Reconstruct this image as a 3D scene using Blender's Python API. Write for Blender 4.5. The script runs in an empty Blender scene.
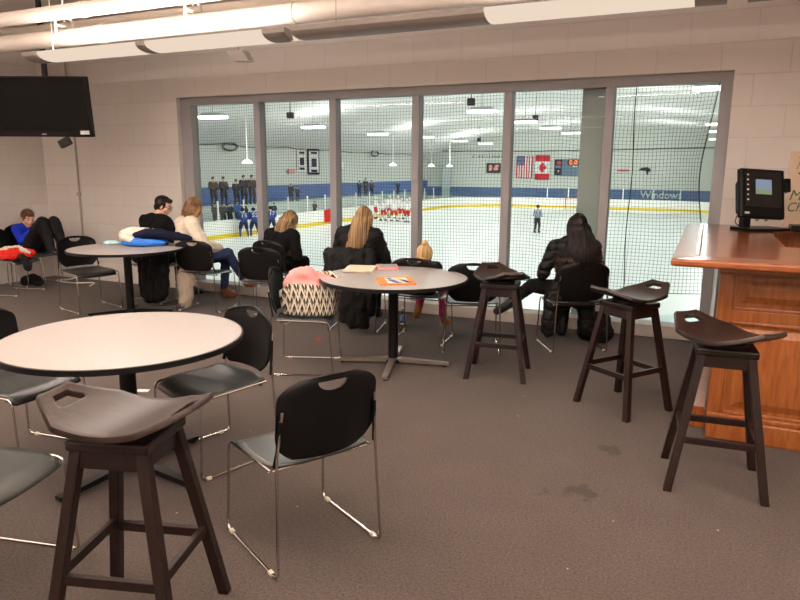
import bpy, bmesh, math, random
from mathutils import Vector, Matrix, noise
random.seed(7)
SC = bpy.context.scene
COL = SC.collection
V = Vector
PI = math.pi

# ------------------------------------------------------------------ materials
def lin(c):
    o = []
    for x in c:
        x /= 255.0
        o.append(x / 12.92 if x <= 0.04045 else ((x + 0.055) / 1.055) ** 2.4)
    return (*o, 1.0)

class NT:
    def __init__(s, name):
        s.m = bpy.data.materials.new(name); s.m.use_nodes = True
        s.t = s.m.node_tree; s.n = s.t.nodes; s.n.clear()
        s.out = s.n.new('ShaderNodeOutputMaterial')
    def add(s, typ, **kw):
        nd = s.n.new(typ)
        for k, v in kw.items():
            if k.startswith('in_'):
                nd.inputs[k[3:].replace('_', ' ')].default_value = v
            else:
                setattr(nd, k, v)
        return nd
    def link(s, a, b): s.t.links.new(a, b)
    def math(s, op, a, b=None):
        nd = s.n.new('ShaderNodeMath'); nd.operation = op
        for i, x in enumerate((a, b)):
            if x is None: continue
            if isinstance(x, (int, float)): nd.inputs[i].default_value = x
            else: s.link(x, nd.inputs[i])
        return nd.outputs[0]
    def mix(s, f, a, b):
        nd = s.n.new('ShaderNodeMix'); nd.data_type = 'RGBA'
        if isinstance(f, (int, float)): nd.inputs[0].default_value = f
        else: s.link(f, nd.inputs[0])
        for i, x in ((6, a), (7, b)):
            if isinstance(x, tuple): nd.inputs[i].default_value = x
            else: s.link(x, nd.inputs[i])
        return nd.outputs[2]
    def coords(s):
        tc = s.add('ShaderNodeTexCoord'); sep = s.add('ShaderNodeSeparateXYZ')
        s.link(tc.outputs['Object'], sep.inputs[0])
        return tc.outputs['Object'], sep.outputs
    def bsdf(s, rough=.5, metal=0, spec=.5, coat=0, sheen=0):
        b = s.add('ShaderNodeBsdfPrincipled')
        b.inputs['Roughness'].default_value = rough; b.inputs['Metallic'].default_value = metal
        b.inputs['Specular IOR Level'].default_value = spec
        b.inputs['Coat Weight'].default_value = coat
        if sheen:
            b.inputs['Sheen Weight'].default_value = sheen
        s.link(b.outputs[0], s.out.inputs[0])
        return b

def mat(name, rgb, rough=.5, metal=0, var=.12, scale=20, bump=0, bscale=None, spec=.5, coat=0, sheen=0, stretch=None):
    t = NT(name); b = t.bsdf(rough, metal, spec, coat, sheen)
    co, _ = t.coords()
    if stretch:
        mp = t.add('ShaderNodeMapping'); mp.inputs['Scale'].default_value = stretch
        t.link(co, mp.inputs[0]); co = mp.outputs[0]
    nz = t.add('ShaderNodeTexNoise', in_Scale=scale, in_Detail=4.0)
    t.link(co, nz.inputs['Vector'])
    c = lin(rgb)
    d = tuple(x * (1 - var) for x in c[:3]) + (1,); e = tuple(min(1, x * (1 + var)) for x in c[:3]) + (1,)
    mr = t.add('ShaderNodeMapRange'); mr.inputs[1].default_value = .3; mr.inputs[2].default_value = .7
    t.link(nz.outputs[0], mr.inputs[0])
    t.link(t.mix(mr.outputs[0], d, e), b.inputs['Base Color'])
    if bump:
        n2 = t.add('ShaderNodeTexNoise', in_Scale=bscale or scale * 4, in_Detail=3.0)
        t.link(co, n2.inputs['Vector'])
        bp = t.add('ShaderNodeBump', in_Strength=bump, in_Distance=.01)
        t.link(n2.outputs[0], bp.inputs['Height']); t.link(bp.outputs[0], b.inputs['Normal'])
    return t.m

def emit(name, rgb, strength):
    t = NT(name); e = t.add('ShaderNodeEmission', in_Strength=strength)
    e.inputs[0].default_value = lin(rgb); t.link(e.outputs[0], t.out.inputs[0]); return t.m

def glass(name, tint=(248, 249, 248), gloss=.05):
    t = NT(name)
    tr = t.add('ShaderNodeBsdfTransparent'); tr.inputs[0].default_value = lin(tint)
    gl = t.add('ShaderNodeBsdfGlossy', in_Roughness=.02); gl.inputs[0].default_value = (1, 1, 1, 1)
    fr = t.add('ShaderNodeFresnel', in_IOR=1.33); ge = t.add('ShaderNodeNewGeometry')      # only the entering face of a thin sheet reflects
    mx = t.add('ShaderNodeMixShader'); t.link(t.math('MULTIPLY', fr.outputs[0], t.math('SUBTRACT', 1.0, ge.outputs['Backfacing'])), mx.inputs[0])
    t.link(tr.outputs[0], mx.inputs[1]); t.link(gl.outputs[0], mx.inputs[2]); t.link(mx.outputs[0], t.out.inputs[0])
    return t.m

def block_mat(name, axis):
    t = NT(name); b = t.bsdf(.62, spec=.35)
    co, xyz = t.coords()
    cb = t.add('ShaderNodeCombineXYZ'); t.link(xyz[axis], cb.inputs[0]); t.link(xyz[2], cb.inputs[1])
    br = t.add('ShaderNodeTexBrick', in_Scale=1.0, in_Mortar_Size=.006, in_Mortar_Smooth=.3, in_Brick_Width=.54, in_Row_Height=.27, in_Bias=0.0)
    br.inputs['Color1'].default_value = lin((228, 222, 216)); br.inputs['Color2'].default_value = lin((225, 219, 213)); br.inputs['Mortar'].default_value = lin((216, 209, 202))
    t.link(cb.outputs[0], br.inputs['Vector'])
    nz = t.add('ShaderNodeTexNoise', in_Scale=2.2, in_Detail=5.0); t.link(co, nz.inputs['Vector'])
    t.link(t.mix(t.math('MULTIPLY', nz.outputs[0], .3), br.outputs['Color'], lin((212, 204, 196))), b.inputs['Base Color'])
    n2 = t.add('ShaderNodeTexNoise', in_Scale=60.0, in_Detail=3.0); t.link(co, n2.inputs['Vector'])
    h = t.math('SUBTRACT', t.math('MULTIPLY', n2.outputs[0], .12), t.math('MULTIPLY', br.outputs['Fac'], 1.0))
    bp = t.add('ShaderNodeBump', in_Strength=.4, in_Distance=.006); t.link(h, bp.inputs['Height']); t.link(bp.outputs[0], b.inputs['Normal'])
    return t.m

def carpet_mat():
    t = NT('brown carpet'); b = t.bsdf(.95, spec=.1, sheen=.1)
    co, xyz = t.coords()
    n1 = t.add('ShaderNodeTexNoise', in_Scale=240.0, in_Detail=2.0); t.link(co, n1.inputs['Vector'])
    n2 = t.add('ShaderNodeTexNoise', in_Scale=3.0, in_Detail=6.0); t.link(co, n2.inputs['Vector'])
    n4 = t.add('ShaderNodeTexNoise', in_Scale=85.0, in_Detail=4.0); t.link(co, n4.inputs['Vector'])
    mr = t.add('ShaderNodeMapRange'); mr.inputs[1].default_value = .32; mr.inputs[2].default_value = .68
    t.link(t.math('ADD', t.math('MULTIPLY', n1.outputs[0], .55), t.math('MULTIPLY', n4.outputs[0], .45)), mr.inputs[0])
    base = t.mix(mr.outputs[0], lin((44, 38, 35)), lin((102, 90, 83)))
    base = t.mix(t.math('MULTIPLY', n2.outputs[0], .5), base, lin((60, 51, 47)))
    # two spilt stains with edges of their own, and a few pale crumbs
    n3 = t.add('ShaderNodeTexNoise', in_Scale=14.0, in_Detail=3.0); t.link(co, n3.inputs['Vector'])
    for sx, sy, r in ((-.385, 3.80, .085), (-.46, 3.21, .085), (-.62, 3.12, .03)):
        dx = t.math('SUBTRACT', xyz[0], sx); dy = t.math('SUBTRACT', xyz[1], sy)
        d = t.math('SQRT', t.math('ADD', t.math('MULTIPLY', dx, dx), t.math('MULTIPLY', dy, dy)))
        d = t.math('ADD', d, t.math('MULTIPLY', t.math('SUBTRACT', n3.outputs[0], .5), .22))
        k = t.add('ShaderNodeMapRange'); k.inputs[1].default_value = r; k.inputs[2].default_value = r * .6; k.inputs[3].default_value = 0; k.inputs[4].default_value = .6
        t.link(d, k.inputs[0])
        base = t.mix(k.outputs[0], base, lin((46, 41, 34)))
    vo = t.add('ShaderNodeTexVoronoi', in_Scale=5.0); t.link(co, vo.inputs['Vector'])
    k = t.math('LESS_THAN', vo.outputs['Distance'], .028)
    base = t.mix(t.math('MULTIPLY', k, .5), base, lin((190, 180, 168)))
    t.link(base, b.inputs['Base Color'])
    bp = t.add('ShaderNodeBump', in_Strength=.5, in_Distance=.006); t.link(n1.outputs[0], bp.inputs['Height']); t.link(bp.outputs[0], b.inputs['Normal'])
    return t.m

def wood_mat(name, a, c, rough=.35, coat=.3, scale=6.0, axis='X', stretch=(1, 9, 9)):
    t = NT(name); b = t.bsdf(rough, coat=coat, spec=.35); b.inputs['Coat Roughness'].default_value = .25
    co, _ = t.coords()
    mp = t.add('ShaderNodeMapping'); mp.inputs['Scale'].default_value = stretch; t.link(co, mp.inputs[0])
    nz = t.add('ShaderNodeTexNoise', in_Scale=scale, in_Detail=8.0, in_Distortion=.6); t.link(mp.outputs[0], nz.inputs['Vector'])
    mr = t.add('ShaderNodeMapRange'); mr.inputs[1].default_value = .32; mr.inputs[2].default_value = .68; t.link(nz.outputs[0], mr.inputs[0])
    t.link(t.mix(mr.outputs[0], lin(a), lin(c)), b.inputs['Base Color'])
    bp = t.add('ShaderNodeBump', in_Strength=.08, in_Distance=.004); t.link(nz.outputs[0], bp.inputs['Height']); t.link(bp.outputs[0], b.inputs['Normal'])
    return t.m

def hair_mat(name, a, c):
    t = NT(name); b = t.bsdf(.5, spec=.25)
    co, _ = t.coords()
    mp = t.add('ShaderNodeMapping'); mp.inputs['Scale'].default_value = (110, 5, 2); t.link(co, mp.inputs[0])
    nz = t.add('ShaderNodeTexNoise', in_Scale=1.0, in_Detail=3.0); t.link(mp.outputs[0], nz.inputs['Vector'])
    mr = t.add('ShaderNodeMapRange'); mr.inputs[1].default_value = .35; mr.inputs[2].default_value = .65; t.link(nz.outputs[0], mr.inputs[0])
    t.link(t.mix(mr.outputs[0], lin(a), lin(c)), b.inputs['Base Color'])
    bp = t.add('ShaderNodeBump', in_Strength=.2, in_Distance=.004); t.link(nz.outputs[0], bp.inputs['Height']); t.link(bp.outputs[0], b.inputs['Normal'])
    return t.m

def ikat_mat():
    t = NT('woven zigzag fabric'); b = t.bsdf(.85, spec=.2)
    co, xyz = t.coords()
    u = t.math('MULTIPLY', xyz[0], 17.0)
    w = t.math('MULTIPLY', xyz[1], 13.0)
    u = t.math('ADD', u, w)
    tri = t.math('MULTIPLY', t.math('ABSOLUTE', t.math('SUBTRACT', t.math('FRACT', u), .5)), 2.0)
    v = t.math('ADD', t.math('MULTIPLY', xyz[2], 9.0), t.math('MULTIPLY', tri, .9))
    f = t.math('FRACT', v)
    v2 = t.math('SUBTRACT', t.math('MULTIPLY', xyz[2], 9.0), t.math('MULTIPLY', tri, .9))
    f2 = t.math('FRACT', v2)
    nz = t.add('ShaderNodeTexNoise', in_Scale=70.0); t.link(co, nz.inputs['Vector'])
    f = t.math('ADD', f, t.math('MULTIPLY', t.math('SUBTRACT', nz.outputs[0], .5), .25))
    base = t.mix(t.math('LESS_THAN', f, .40), lin((116, 108, 98)), lin((222, 212, 192)))
    base = t.mix(t.math('LESS_THAN', f2, .16), base, lin((216, 206, 186)))
    base = t.mix(t.math('MULTIPLY', t.math('GREATER_THAN', f, .68), t.math('GREATER_THAN', f2, .30)), base, lin((44, 40, 38)))
    t.link(base, b.inputs['Base Color']); return t.m

def zone_mat(name, axis, stops, rough=.6, base=None, noise_amt=0):
    """flat colours by height along an axis: stops = [(upto, rgb), ...]"""
    t = NT(name); b = t.bsdf(rough); co, xyz = t.coords()
    c = lin(stops[-1][1])
    cur = c
    for up, rgb in reversed(stops[:-1]):
        cur = t.mix(t.math('LESS_THAN', xyz[axis], up), cur, lin(rgb))
    nz = t.add('ShaderNodeTexNoise', in_Scale=.6, in_Detail=4.0); t.link(co, nz.inputs['Vector'])
    if isinstance(cur, tuple): cur = t.mix(0.0, cur, cur)
    t.link(t.mix(t.math('MULTIPLY', nz.outputs[0], .15), cur, lin((150, 150, 145))), b.inputs['Base Color']); return t.m

def stripe_mat(name, a, c, freq, axis=0):
    t = NT(name); b = t.bsdf(.8); co, xyz = t.coords()
    f = t.math('LESS_THAN', t.math('FRACT', t.math('MULTIPLY', xyz[axis], freq)), .45)
    t.link(t.mix(f, lin(a), lin(c)), b.inputs['Base Color']); return t.m

def quilt_mat(name, rgb, freq=11):
    t = NT(name); b = t.bsdf(.62, spec=.35); co, xyz = t.coords()
    nz = t.add('ShaderNodeTexNoise', in_Scale=9.0, in_Detail=4.0); t.link(co, nz.inputs['Vector'])
    s = t.math('ABSOLUTE', t.math('SINE', t.math('ADD', t.math('MULTIPLY', xyz[2], freq * PI), t.math('MULTIPLY', nz.outputs[0], 1.5))))
    bp = t.add('ShaderNodeBump', in_Strength=.8, in_Distance=.014)
    t.link(t.math('ADD', t.math('POWER', s, .5), t.math('MULTIPLY', nz.outputs[0], .6)), bp.inputs['Height']); t.link(bp.outputs[0], b.inputs['Normal'])
    t.link(t.mix(nz.outputs[0], lin(tuple(x * .8 for x in rgb)), lin(tuple(min(255, x * 1.2) for x in rgb))), b.inputs['Base Color']); return t.m

M = dict(
    block_x=block_mat('painted concrete block', 0), block_y=block_mat('painted concrete block side', 1),
    carpet=carpet_mat(),
    ceil=mat('painted roof deck', (214, 204, 194), .8, scale=3, var=.05, bump=.1),
    frame=mat('taupe aluminium frame', (150, 148, 150), .5, var=.03, scale=6),
    sill=mat('painted kerb', (178, 170, 163), .6, var=.08, scale=9),
    glass=glass('window glass'),
    black_plastic=mat('black plastic', (11, 10, 11), .45, var=.1, scale=8, bump=.06, bscale=300, spec=.22),
    seat_plastic=mat('charcoal plastic', (58, 60, 59), .34, var=.08, scale=8, bump=.05, bscale=250, spec=.6),
    chrome=mat('chrome rod', (205, 200, 196), .16, 1.0, var=.05, scale=40),
    clip=mat('clear glide', (206, 196, 178), .4, var=.05),
    laminate=mat('pale grey laminate', (165, 158, 154), .34, var=.05, scale=35, spec=.4),
    edge=mat('black vinyl edge', (14, 12, 12), .5, var=.1, spec=.25),
    black_metal=mat('black painted metal', (14, 13, 13), .4, var=.1, scale=15, spec=.3),
    grey_metal=mat('brushed grey metal', (150, 138, 128), .35, .7, var=.1, scale=15),
    stool=wood_mat('espresso stained wood', (30, 20, 17), (52, 36, 30), .34, .18, 5.0, stretch=(2, 14, 14)),
    stool_leg=wood_mat('espresso stained legs', (24, 13, 11), (37, 22, 19), .42, .0, 5.0, stretch=(12, 12, 2)),
    bar=wood_mat('honey oak', (128, 68, 28), (158, 94, 46), .34, .5, 4.0, stretch=(10, 10, 1.4)),
    bar_top=wood_mat('polished oak top', (126, 64, 28), (152, 84, 42), .2, .6, 4.0, stretch=(1.4, 10, 10)),
    bar_side=wood_mat('polished oak arm', (126, 64, 28), (152, 84, 42), .2, .6, 4.0, stretch=(10, 1.4, 10)),
    bar_dark=wood_mat('dark oak inside', (120, 66, 32), (150, 86, 44), .4, .2, 4.0, stretch=(1.4, 10, 10)),
    duct=mat('cream painted pipe', (222, 211, 200), .5, var=.04, scale=8),
    fix_grey=mat('grey fixture housing', (152, 143, 137), .5, var=.03, scale=8),
    lens=emit('frosted light lens', (255, 232, 210), .85),
    tv_screen=mat('tv glass', (5, 4, 5), .10, var=.1, scale=3, spec=.2),
    tv_black=mat('tv bezel', (8, 7, 8), .35, var=.1, scale=12, spec=.2),
    white=mat('white paper', (226, 222, 216), .7, var=.04),
    silver=mat('silver print', (170, 170, 172), .4, var=.03),
    skin=mat('skin', (222, 176, 152), .5, var=.08, scale=14, spec=.35),
    eye_white=mat('eye white', (225, 222, 218), .3, var=.02), iris=mat('dark iris', (50, 36, 28), .2, var=.05),
    lip=mat('lip', (186, 112, 102), .45, var=.06),
    black_knit=mat('black knit', (11, 10, 12), .9, var=.25, scale=14, bump=.5, bscale=22, spec=.2),
    black_coat=mat('black coat', (10, 9, 11), .75, var=.25, scale=10, bump=.7, bscale=16, spec=.3),
    quilt=quilt_mat('black quilted nylon', (12, 11, 13)),
    cream=mat('cream knit', (232, 218, 198), .9, var=.06, scale=20, bump=.5, bscale=26, spec=.15),
    jeans=mat('blue denim', (42, 52, 82), .85, var=.2, scale=16, bump=.4, bscale=30, spec=.15),
    navy_cloth=mat('navy fleece', (24, 26, 46), .9, var=.2, scale=10, bump=.6, bscale=18, spec=.15),
    white_fleece=mat('white fleece', (232, 222, 208), .95, var=.06, scale=30, bump=.8, bscale=60, spec=.1),
    blue_nylon=mat('bright blue nylon', (32, 110, 205), .5, var=.12, scale=8, bump=.4, bscale=14),
    royal=mat('royal blue fleece', (28, 52, 182), .85, var=.12, scale=14, bump=.4, bscale=24, spec=.15),
    red_cloth=mat('red fleece', (206, 44, 38), .85, var=.12, scale=14, bump=.4, bscale=24, spec=.15),
    pink_cloth=mat('pink fleece', (238, 160, 156), .9, var=.1, scale=14, bump=.7, bscale=26, spec=.15),
    pink_pants=mat('magenta leggings', (170, 48, 104), .8, var=.15, scale=20, spec=.2),
    tan_boot=mat('tan suede boot', (152, 98, 52), .9, var=.12, scale=20, spec=.15),
    brown_boot=mat('brown leather boot', (116, 66, 36), .6, var=.15, scale=20),
    black_boot=mat('black boot', (20, 19, 20), .5, var=.2, scale=20),
    ikat=ikat_mat(),
    hair_brown=hair_mat('brown hair', (42, 28, 22), (70, 48, 36)), hair_dark=hair_mat('dark brown hair', (15, 11, 10), (34, 24, 21)),
    hair_blonde=hair_mat('honey blonde hair', (84, 62, 42), (182, 150, 108)), hair_dirty=hair_mat('dark blonde hair', (88, 64, 44), (156, 120, 82)),
    hair_gold=hair_mat('golden hair', (168, 132, 82), (224, 190, 136)), hair_man=hair_mat('black hair', (20, 15, 14), (40, 30, 26)),
    hair_boy=hair_mat('light brown hair', (72, 48, 34), (118, 82, 58)),
    fur_dark=hair_mat('dark brown fur', (26, 18, 16), (62, 44, 36)), fur_white=mat('cream fur', (222, 206, 186), .95, var=.12, scale=40, bump=.8, bscale=60, spec=.1),
    ice=mat('ice', (232, 238, 236), .3, var=.035, scale=.5, stretch=(1, 5, 1)),
    board=mat('white dasher board', (236, 236, 230), .4, var=.03, scale=2), yellow=mat('yellow kick plate', (226, 196, 40), .45, var=.06, scale=2),
    rink_glass=glass('rink glass', (238, 245, 245)),
    hall_white=mat('white hall lining', (206, 210, 204), .6, var=.06, scale=.5, bump=.2, bscale=1.5),
    hall_foil=mat('roof foil', (224, 225, 222), .75, var=.05, scale=.4, bump=.35, bscale=.9, stretch=(1, 6, 1)),
    hall_left=zone_mat('left hall paint', 2, [(-1.1, (150, 162, 164)), (.2, (70, 104, 166)), (9, (208, 212, 205))]),
    hall_far=zone_mat('far hall paint', 2, [(-1.75, (200, 200, 195)), (-.55, (70, 100, 148)), (9, (198, 204, 196))]),
    column=mat('grey green siding', (176, 192, 190), .6, var=.05, scale=2),
    pod=emit('rink lamp lens', (255, 255, 248), 5.0), pod_cap=mat('lamp shade', (190, 194, 190), .5, var=.05),
    net=mat('black net cord', (26, 28, 28), .8, var=.1), rope=mat('black rope', (16, 16, 17), .8, var=.1),
    jersey_white=mat('white jersey', (232, 230, 228), .8, var=.05, scale=3), red_short=mat('red hockey shorts', (206, 40, 40), .7, var=.08, scale=3),
    jersey_blue=mat('blue jersey', (40, 62, 130), .8, var=.08, scale=3), navy_short=mat('navy hockey shorts', (26, 30, 58), .8, var=.08, scale=3),
    sock_white=mat('white socks', (220, 220, 222), .8, var=.05), sock_blue=mat('blue socks', (60, 80, 140), .8, var=.05),
    stripe_shirt=stripe_mat('referee stripes', (188, 206, 222), (52, 62, 76), 9.0), flag_red=mat('flag red', (196, 36, 50), .8, var=.05), flag_white=mat('flag white', (230, 230, 228), .8, var=.03), flag_blue=mat('flag blue', (40, 48, 100), .8, var=.05),
    score_blue=mat('scoreboard face', (84, 108, 128), .5, var=.06, scale=1), led=emit('amber digits', (255, 130, 60), 3.0), dark=mat('dark paint', (34, 34, 36), .6, var=.1),
    goal_red=mat('goal red', (200, 40, 36), .5, var=.05), bench=mat('brown bench', (150, 120, 98), .7, var=.1, scale=2),
    cloth_grey=mat('dark grey clothing', (44, 44, 50), .85, var=.2, scale=4), cloth_blue=mat('blue clothing', (48, 84, 160), .85, var=.2, scale=4), cloth_brown=mat('brown clothing', (74, 58, 48), .85, var=.2, scale=4),
    tissue=mat('pale aqua cloth', (178, 224, 228), .8, var=.12, scale=30), paper=mat('cream paper', (228, 210, 184), .75, var=.04, scale=10), pink_case=mat('pink notebook cover', (220, 150, 146), .6, var=.06, scale=12), grey_page=mat('grey notebook face', (150, 146, 144), .6, var=.05),
    orange=mat('orange cover', (232, 132, 50), .5, var=.15, scale=30), cover_white=mat('magazine white', (226, 226, 224), .5, var=.05), cover_blue=mat('magazine blue', (60, 84, 140), .5, var=.1), cover_yellow=mat('magazine yellow', (236, 196, 60), .5, var=.1), cover_dark=mat('magazine dark', (40, 36, 40), .5, var=.1),
    pos_screen=emit('lit till screen', (176, 190, 214), .55), pos_glass=mat('till screen glass', (30, 28, 27), .18, var=.1, scale=6), pos_green=emit('till key strip', (186, 200, 150), .5),
    poster=mat('tan craft paper', (224, 200, 176), .8, var=.05, scale=8), green=mat('green ink', (86, 118, 66), .7, var=.1), red_ink=mat('red ink', (178, 40, 48), .7, var=.1),
    bottle=glass('clear bottle', (214, 226, 230)), label_blue=mat('bottle label', (120, 140, 190), .6, var=.08), drink=mat('orange drink', (186, 116, 66), .3, var=.05),
    grey_outlet=mat('grey conduit', (176, 166, 156), .45, .3, var=.05), pale_ice=mat('frosted strip', (196, 196, 192), .4),
)

# ------------------------------------------------------------------ mesh helpers
class B:
    def __init__(s): s.b = bmesh.new(); s.mi = 0
    def _tag(s, vs):
        if s.mi:
            for f in {f for v in vs for f in v.link_faces}: f.material_index = s.mi
        return vs
    def box(s, c, d, rot=None, bev=0):
        mt = Matrix.Translation(V(c)) @ (rot.to_4x4() if rot else Matrix()) @ Matrix.Diagonal((d[0], d[1], d[2], 1))
        vs = bmesh.ops.create_cube(s.b, size=1, matrix=mt)['verts']
        if bev:
            es = list({e for v in vs for e in v.link_edges})
            r = bmesh.ops.bevel(s.b, geom=es, offset=bev, segments=2, affect='EDGES', profile=.5)
            vs = r['verts']
        return s._tag(vs)
    def hexa(s, bot, top):
        vs = [s.b.verts.new(p) for p in bot + top]; n = len(bot)
        s.b.faces.new(vs[:n][::-1]); s.b.faces.new(vs[n:])
        for i in range(n): s.b.faces.new((vs[i], vs[(i + 1) % n], vs[n + (i + 1) % n], vs[n + i]))
        return s._tag(vs)
    def prism(s, poly, h, mt=Matrix()):
        return s.hexa([mt @ V((x, y, 0)) for x, y in poly], [mt @ V((x, y, h)) for x, y in poly])
    def sph(s, c, r, mt=None, u=16, v=10):
        r = (r, r, r) if isinstance(r, (int, float)) else r
        m = Matrix.Translation(V(c)) @ (mt.to_4x4() if mt else Matrix()) @ Matrix.Diagonal((*r, 1))
        return s._tag(bmesh.ops.create_uvsphere(s.b, u_segments=u, v_segments=v, radius=1, matrix=m)['verts'])
    def cone(s, a, b, ra, rb, seg=14, caps=True):
        a = V(a); b = V(b); d = b - a
        if d.length < 1e-6: return
        q = V((0, 0, 1)).rotation_difference(d.normalized())
        m = Matrix.Translation((a + b) / 2) @ q.to_matrix().to_4x4()
        return s._tag(bmesh.ops.create_cone(s.b, cap_ends=caps, segments=seg, radius1=max(ra, 1e-5), radius2=max(rb, 1e-5), depth=d.length, matrix=m)['verts'])
    def tube(s, pts, r, seg=8, caps=True, closed=False):
        pts = [V(p) for p in pts]; n = len(pts)
        rs = r if isinstance(r, (list, tuple)) else [r] * n
        rings = []; nrm = None
        for i, p in enumerate(pts):
            t = (pts[min(i + 1, n - 1)] - pts[max(i - 1, 0)]).normalized()
            if nrm is None:
                nrm = t.orthogonal().normalized()
            else:
                nrm = (nrm - t * nrm.dot(t)); nrm = nrm.normalized() if nrm.length > 1e-6 else t.orthogonal().normalized()
            bn = t.cross(nrm)
            rings.append([s.b.verts.new(p + (nrm * math.cos(a) + bn * math.sin(a)) * rs[i]) for a in (2 * PI * k / seg for k in range(seg))])
        for i in range(n - 1):
            for k in range(seg):
                s.b.faces.new((rings[i][k], rings[i][(k + 1) % seg], rings[i + 1][(k + 1) % seg], rings[i + 1][k]))
        if caps and seg > 2:
            s.b.faces.new(rings[0][::-1]); s.b.faces.new(rings[-1])
        return s._tag([v for g in rings for v in g])
    def lathe(s, prof, seg=32, c=(0, 0, 0)):
        c = V(c); rings = []
        for r, z in prof:
            rings.append([s.b.verts.new(c + V((r * math.cos(a), r * math.sin(a), z))) for a in (2 * PI * k / seg for k in range(seg))])
        for i in range(len(prof) - 1):
            for k in range(seg):
                s.b.faces.new((rings[i][k], rings[i][(k + 1) % seg], rings[i + 1][(k + 1) % seg], rings[i + 1][k]))
        s.b.faces.new(rings[0][::-1]); s.b.faces.new(rings[-1])
        return s._tag([v for g in rings for v in g])
    def quad(s, *ps):
        vs = [s.b.verts.new(p) for p in ps]; s.b.faces.new(vs); return s._tag(vs)
    def blob(s, chain):
        """chain of (x,y,z,r): tapered capsules"""
        for i, p in enumerate(chain):
            s.sph(p[:3], p[3], u=12, v=8)
            if i:
                q = chain[i - 1]; s.cone(q[:3], p[:3], q[3], p[3], 12)
    def build(s, name, m, parent=None, smooth=True, auto=40):
        me = bpy.data.meshes.new(name)
        bmesh.ops.recalc_face_normals(s.b, faces=s.b.faces)
        s.b.to_mesh(me); s.b.free()
        for mm in (m if isinstance(m, (list, tuple)) else [m]): me.materials.append(mm)
        o = bpy.data.objects.new(name, me); COL.objects.link(o)
        if parent is not None: o.parent = parent
        if smooth:
            for p in me.polygons: p.use_smooth = True
            if auto:
                try: me.set_sharp_from_angle(angle=math.radians(auto))
                except Exception: pass
        return o

def bake(o, smooth=True):
    dg = bpy.context.evaluated_depsgraph_get(); dg.update()
    me = bpy.data.meshes.new_from_object(o.evaluated_get(dg))
    old = o.data; o.modifiers.clear(); o.data = me; me.name = old.name
    bpy.data.meshes.remove(old)
    if smooth:
        for p in me.polygons: p.use_smooth = True
    return o

def remesh(o, vox, it=3, fac=.5, disp=0, dscale=8.0, quilt=0, qf=10, dec=1.0):
    md = o.modifiers.new('r', 'REMESH'); md.mode = 'VOXEL'; md.voxel_size = vox
    if it:
        sm = o.modifiers.new('s', 'SMOOTH'); sm.factor = fac; sm.iterations = it
    if dec < 1:
        d = o.modifiers.new('d', 'DECIMATE'); d.ratio = dec
    bake(o)
    if disp or quilt:
        me = o.data; ns = [v.normal.copy() for v in me.vertices]
        for v, nr in zip(me.vertices, ns):
            p = v.co * dscale
            k = noise.noise(p) * .6 + abs(noise.noise(p * 2.1)) * .6 - .2
            v.co += nr * disp * k
            if quilt: v.co += nr * quilt * (abs(math.sin((v.co.z + .03 * noise.noise(v.co * 5)) * qf * PI)) ** .6 - .6)
    return o

def boolean(o, cutter):
    md = o.modifiers.new('b', 'BOOLEAN'); md.operation = 'DIFFERENCE'; md.object = cutter; md.solver = 'EXACT'
    bake(o, False); me = cutter.data; bpy.data.objects.remove(cutter); bpy.data.meshes.remove(me)
    return o

def tag(o, label=None, cat=None, group=None, kind=None):
    if label: o['label'] = label
    if cat: o['category'] = cat
    if group: o['group'] = group
    if kind: o['kind'] = kind
    return o
def thing(name, label, cat, loc=(0, 0, 0), rz=0, group=None, kind=None):
    o = bpy.data.objects.new(name, None); COL.objects.link(o); o.empty_display_size = .1
    o.location = loc; o.rotation_euler = (0, 0, rz)
    return tag(o, label, cat, group, kind)
def struct(o): o['kind'] = 'structure'; return o
KIDS = {}
def kids(o): return [c for c in COL.objects if c.parent == o]
def dup(root, loc, rz, label, group=None):
    def cp(o, par):
        c = o.copy(); COL.objects.link(c); c.parent = par
        for ch in kids(o): cp(ch, c)
        return c
    r = root.copy(); COL.objects.link(r)
    for ch in kids(root): cp(ch, r)
    r.location = loc; r.rotation_euler = (0, 0, rz); r['label'] = label
    if group: r['group'] = group
    return r
def ang(fx, fy): return math.atan2(-fx, fy)     # turns local +Y to the facing direction
def fillet(pts, r, n=5):
    pts = [V(p) for p in pts]; out = [pts[0]]
    for i in range(1, len(pts) - 1):
        a, b, c = pts[i - 1], pts[i], pts[i + 1]
        d1 = (a - b); d2 = (c - b); rr = min(r, d1.length * .45, d2.length * .45)
        p = b + d1.normalized() * rr; q = b + d2.normalized() * rr
        for k in range(n + 1):
            t = k / n; out.append(p * (1 - t) ** 2 + b * 2 * t * (1 - t) + q * t * t)
    out.append(pts[-1]); return out
def text(s, size, name, m, parent=None, mt=Matrix(), depth=.002, shear=0, align='LEFT', sx=1):
    cu = bpy.data.curves.new(name, 'FONT'); cu.body = s; cu.size = size; cu.extrude = depth; cu.shear = shear; cu.align_x = align; cu.resolution_u = 3
    o = bpy.data.objects.new(name, cu); COL.objects.link(o)
    dg = bpy.context.evaluated_depsgraph_get(); dg.update()
    me = bpy.data.meshes.new_from_object(o.evaluated_get(dg)); bpy.data.objects.remove(o)
    me.transform(mt @ Matrix.Diagonal((sx, 1, 1, 1))); me.materials.clear(); me.materials.append(m)
    o = bpy.data.objects.new(name, me); COL.objects.link(o)
    if parent is not None: o.parent = parent
    return o
UP = Matrix.Rotation(PI / 2, 4, 'X')        # xy plane -> xz plane, facing -Y
def area(name, loc, rot, sx, sy, power, col, spread=PI):
    l = bpy.data.lights.new(name, 'AREA'); l.shape = 'RECTANGLE'; l.size = sx; l.size_y = sy; l.energy = power; l.color = col; l.spread = spread
    o = bpy.data.objects.new(name, l); COL.objects.link(o); o.location = loc; o.rotation_euler = rot; return o

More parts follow.
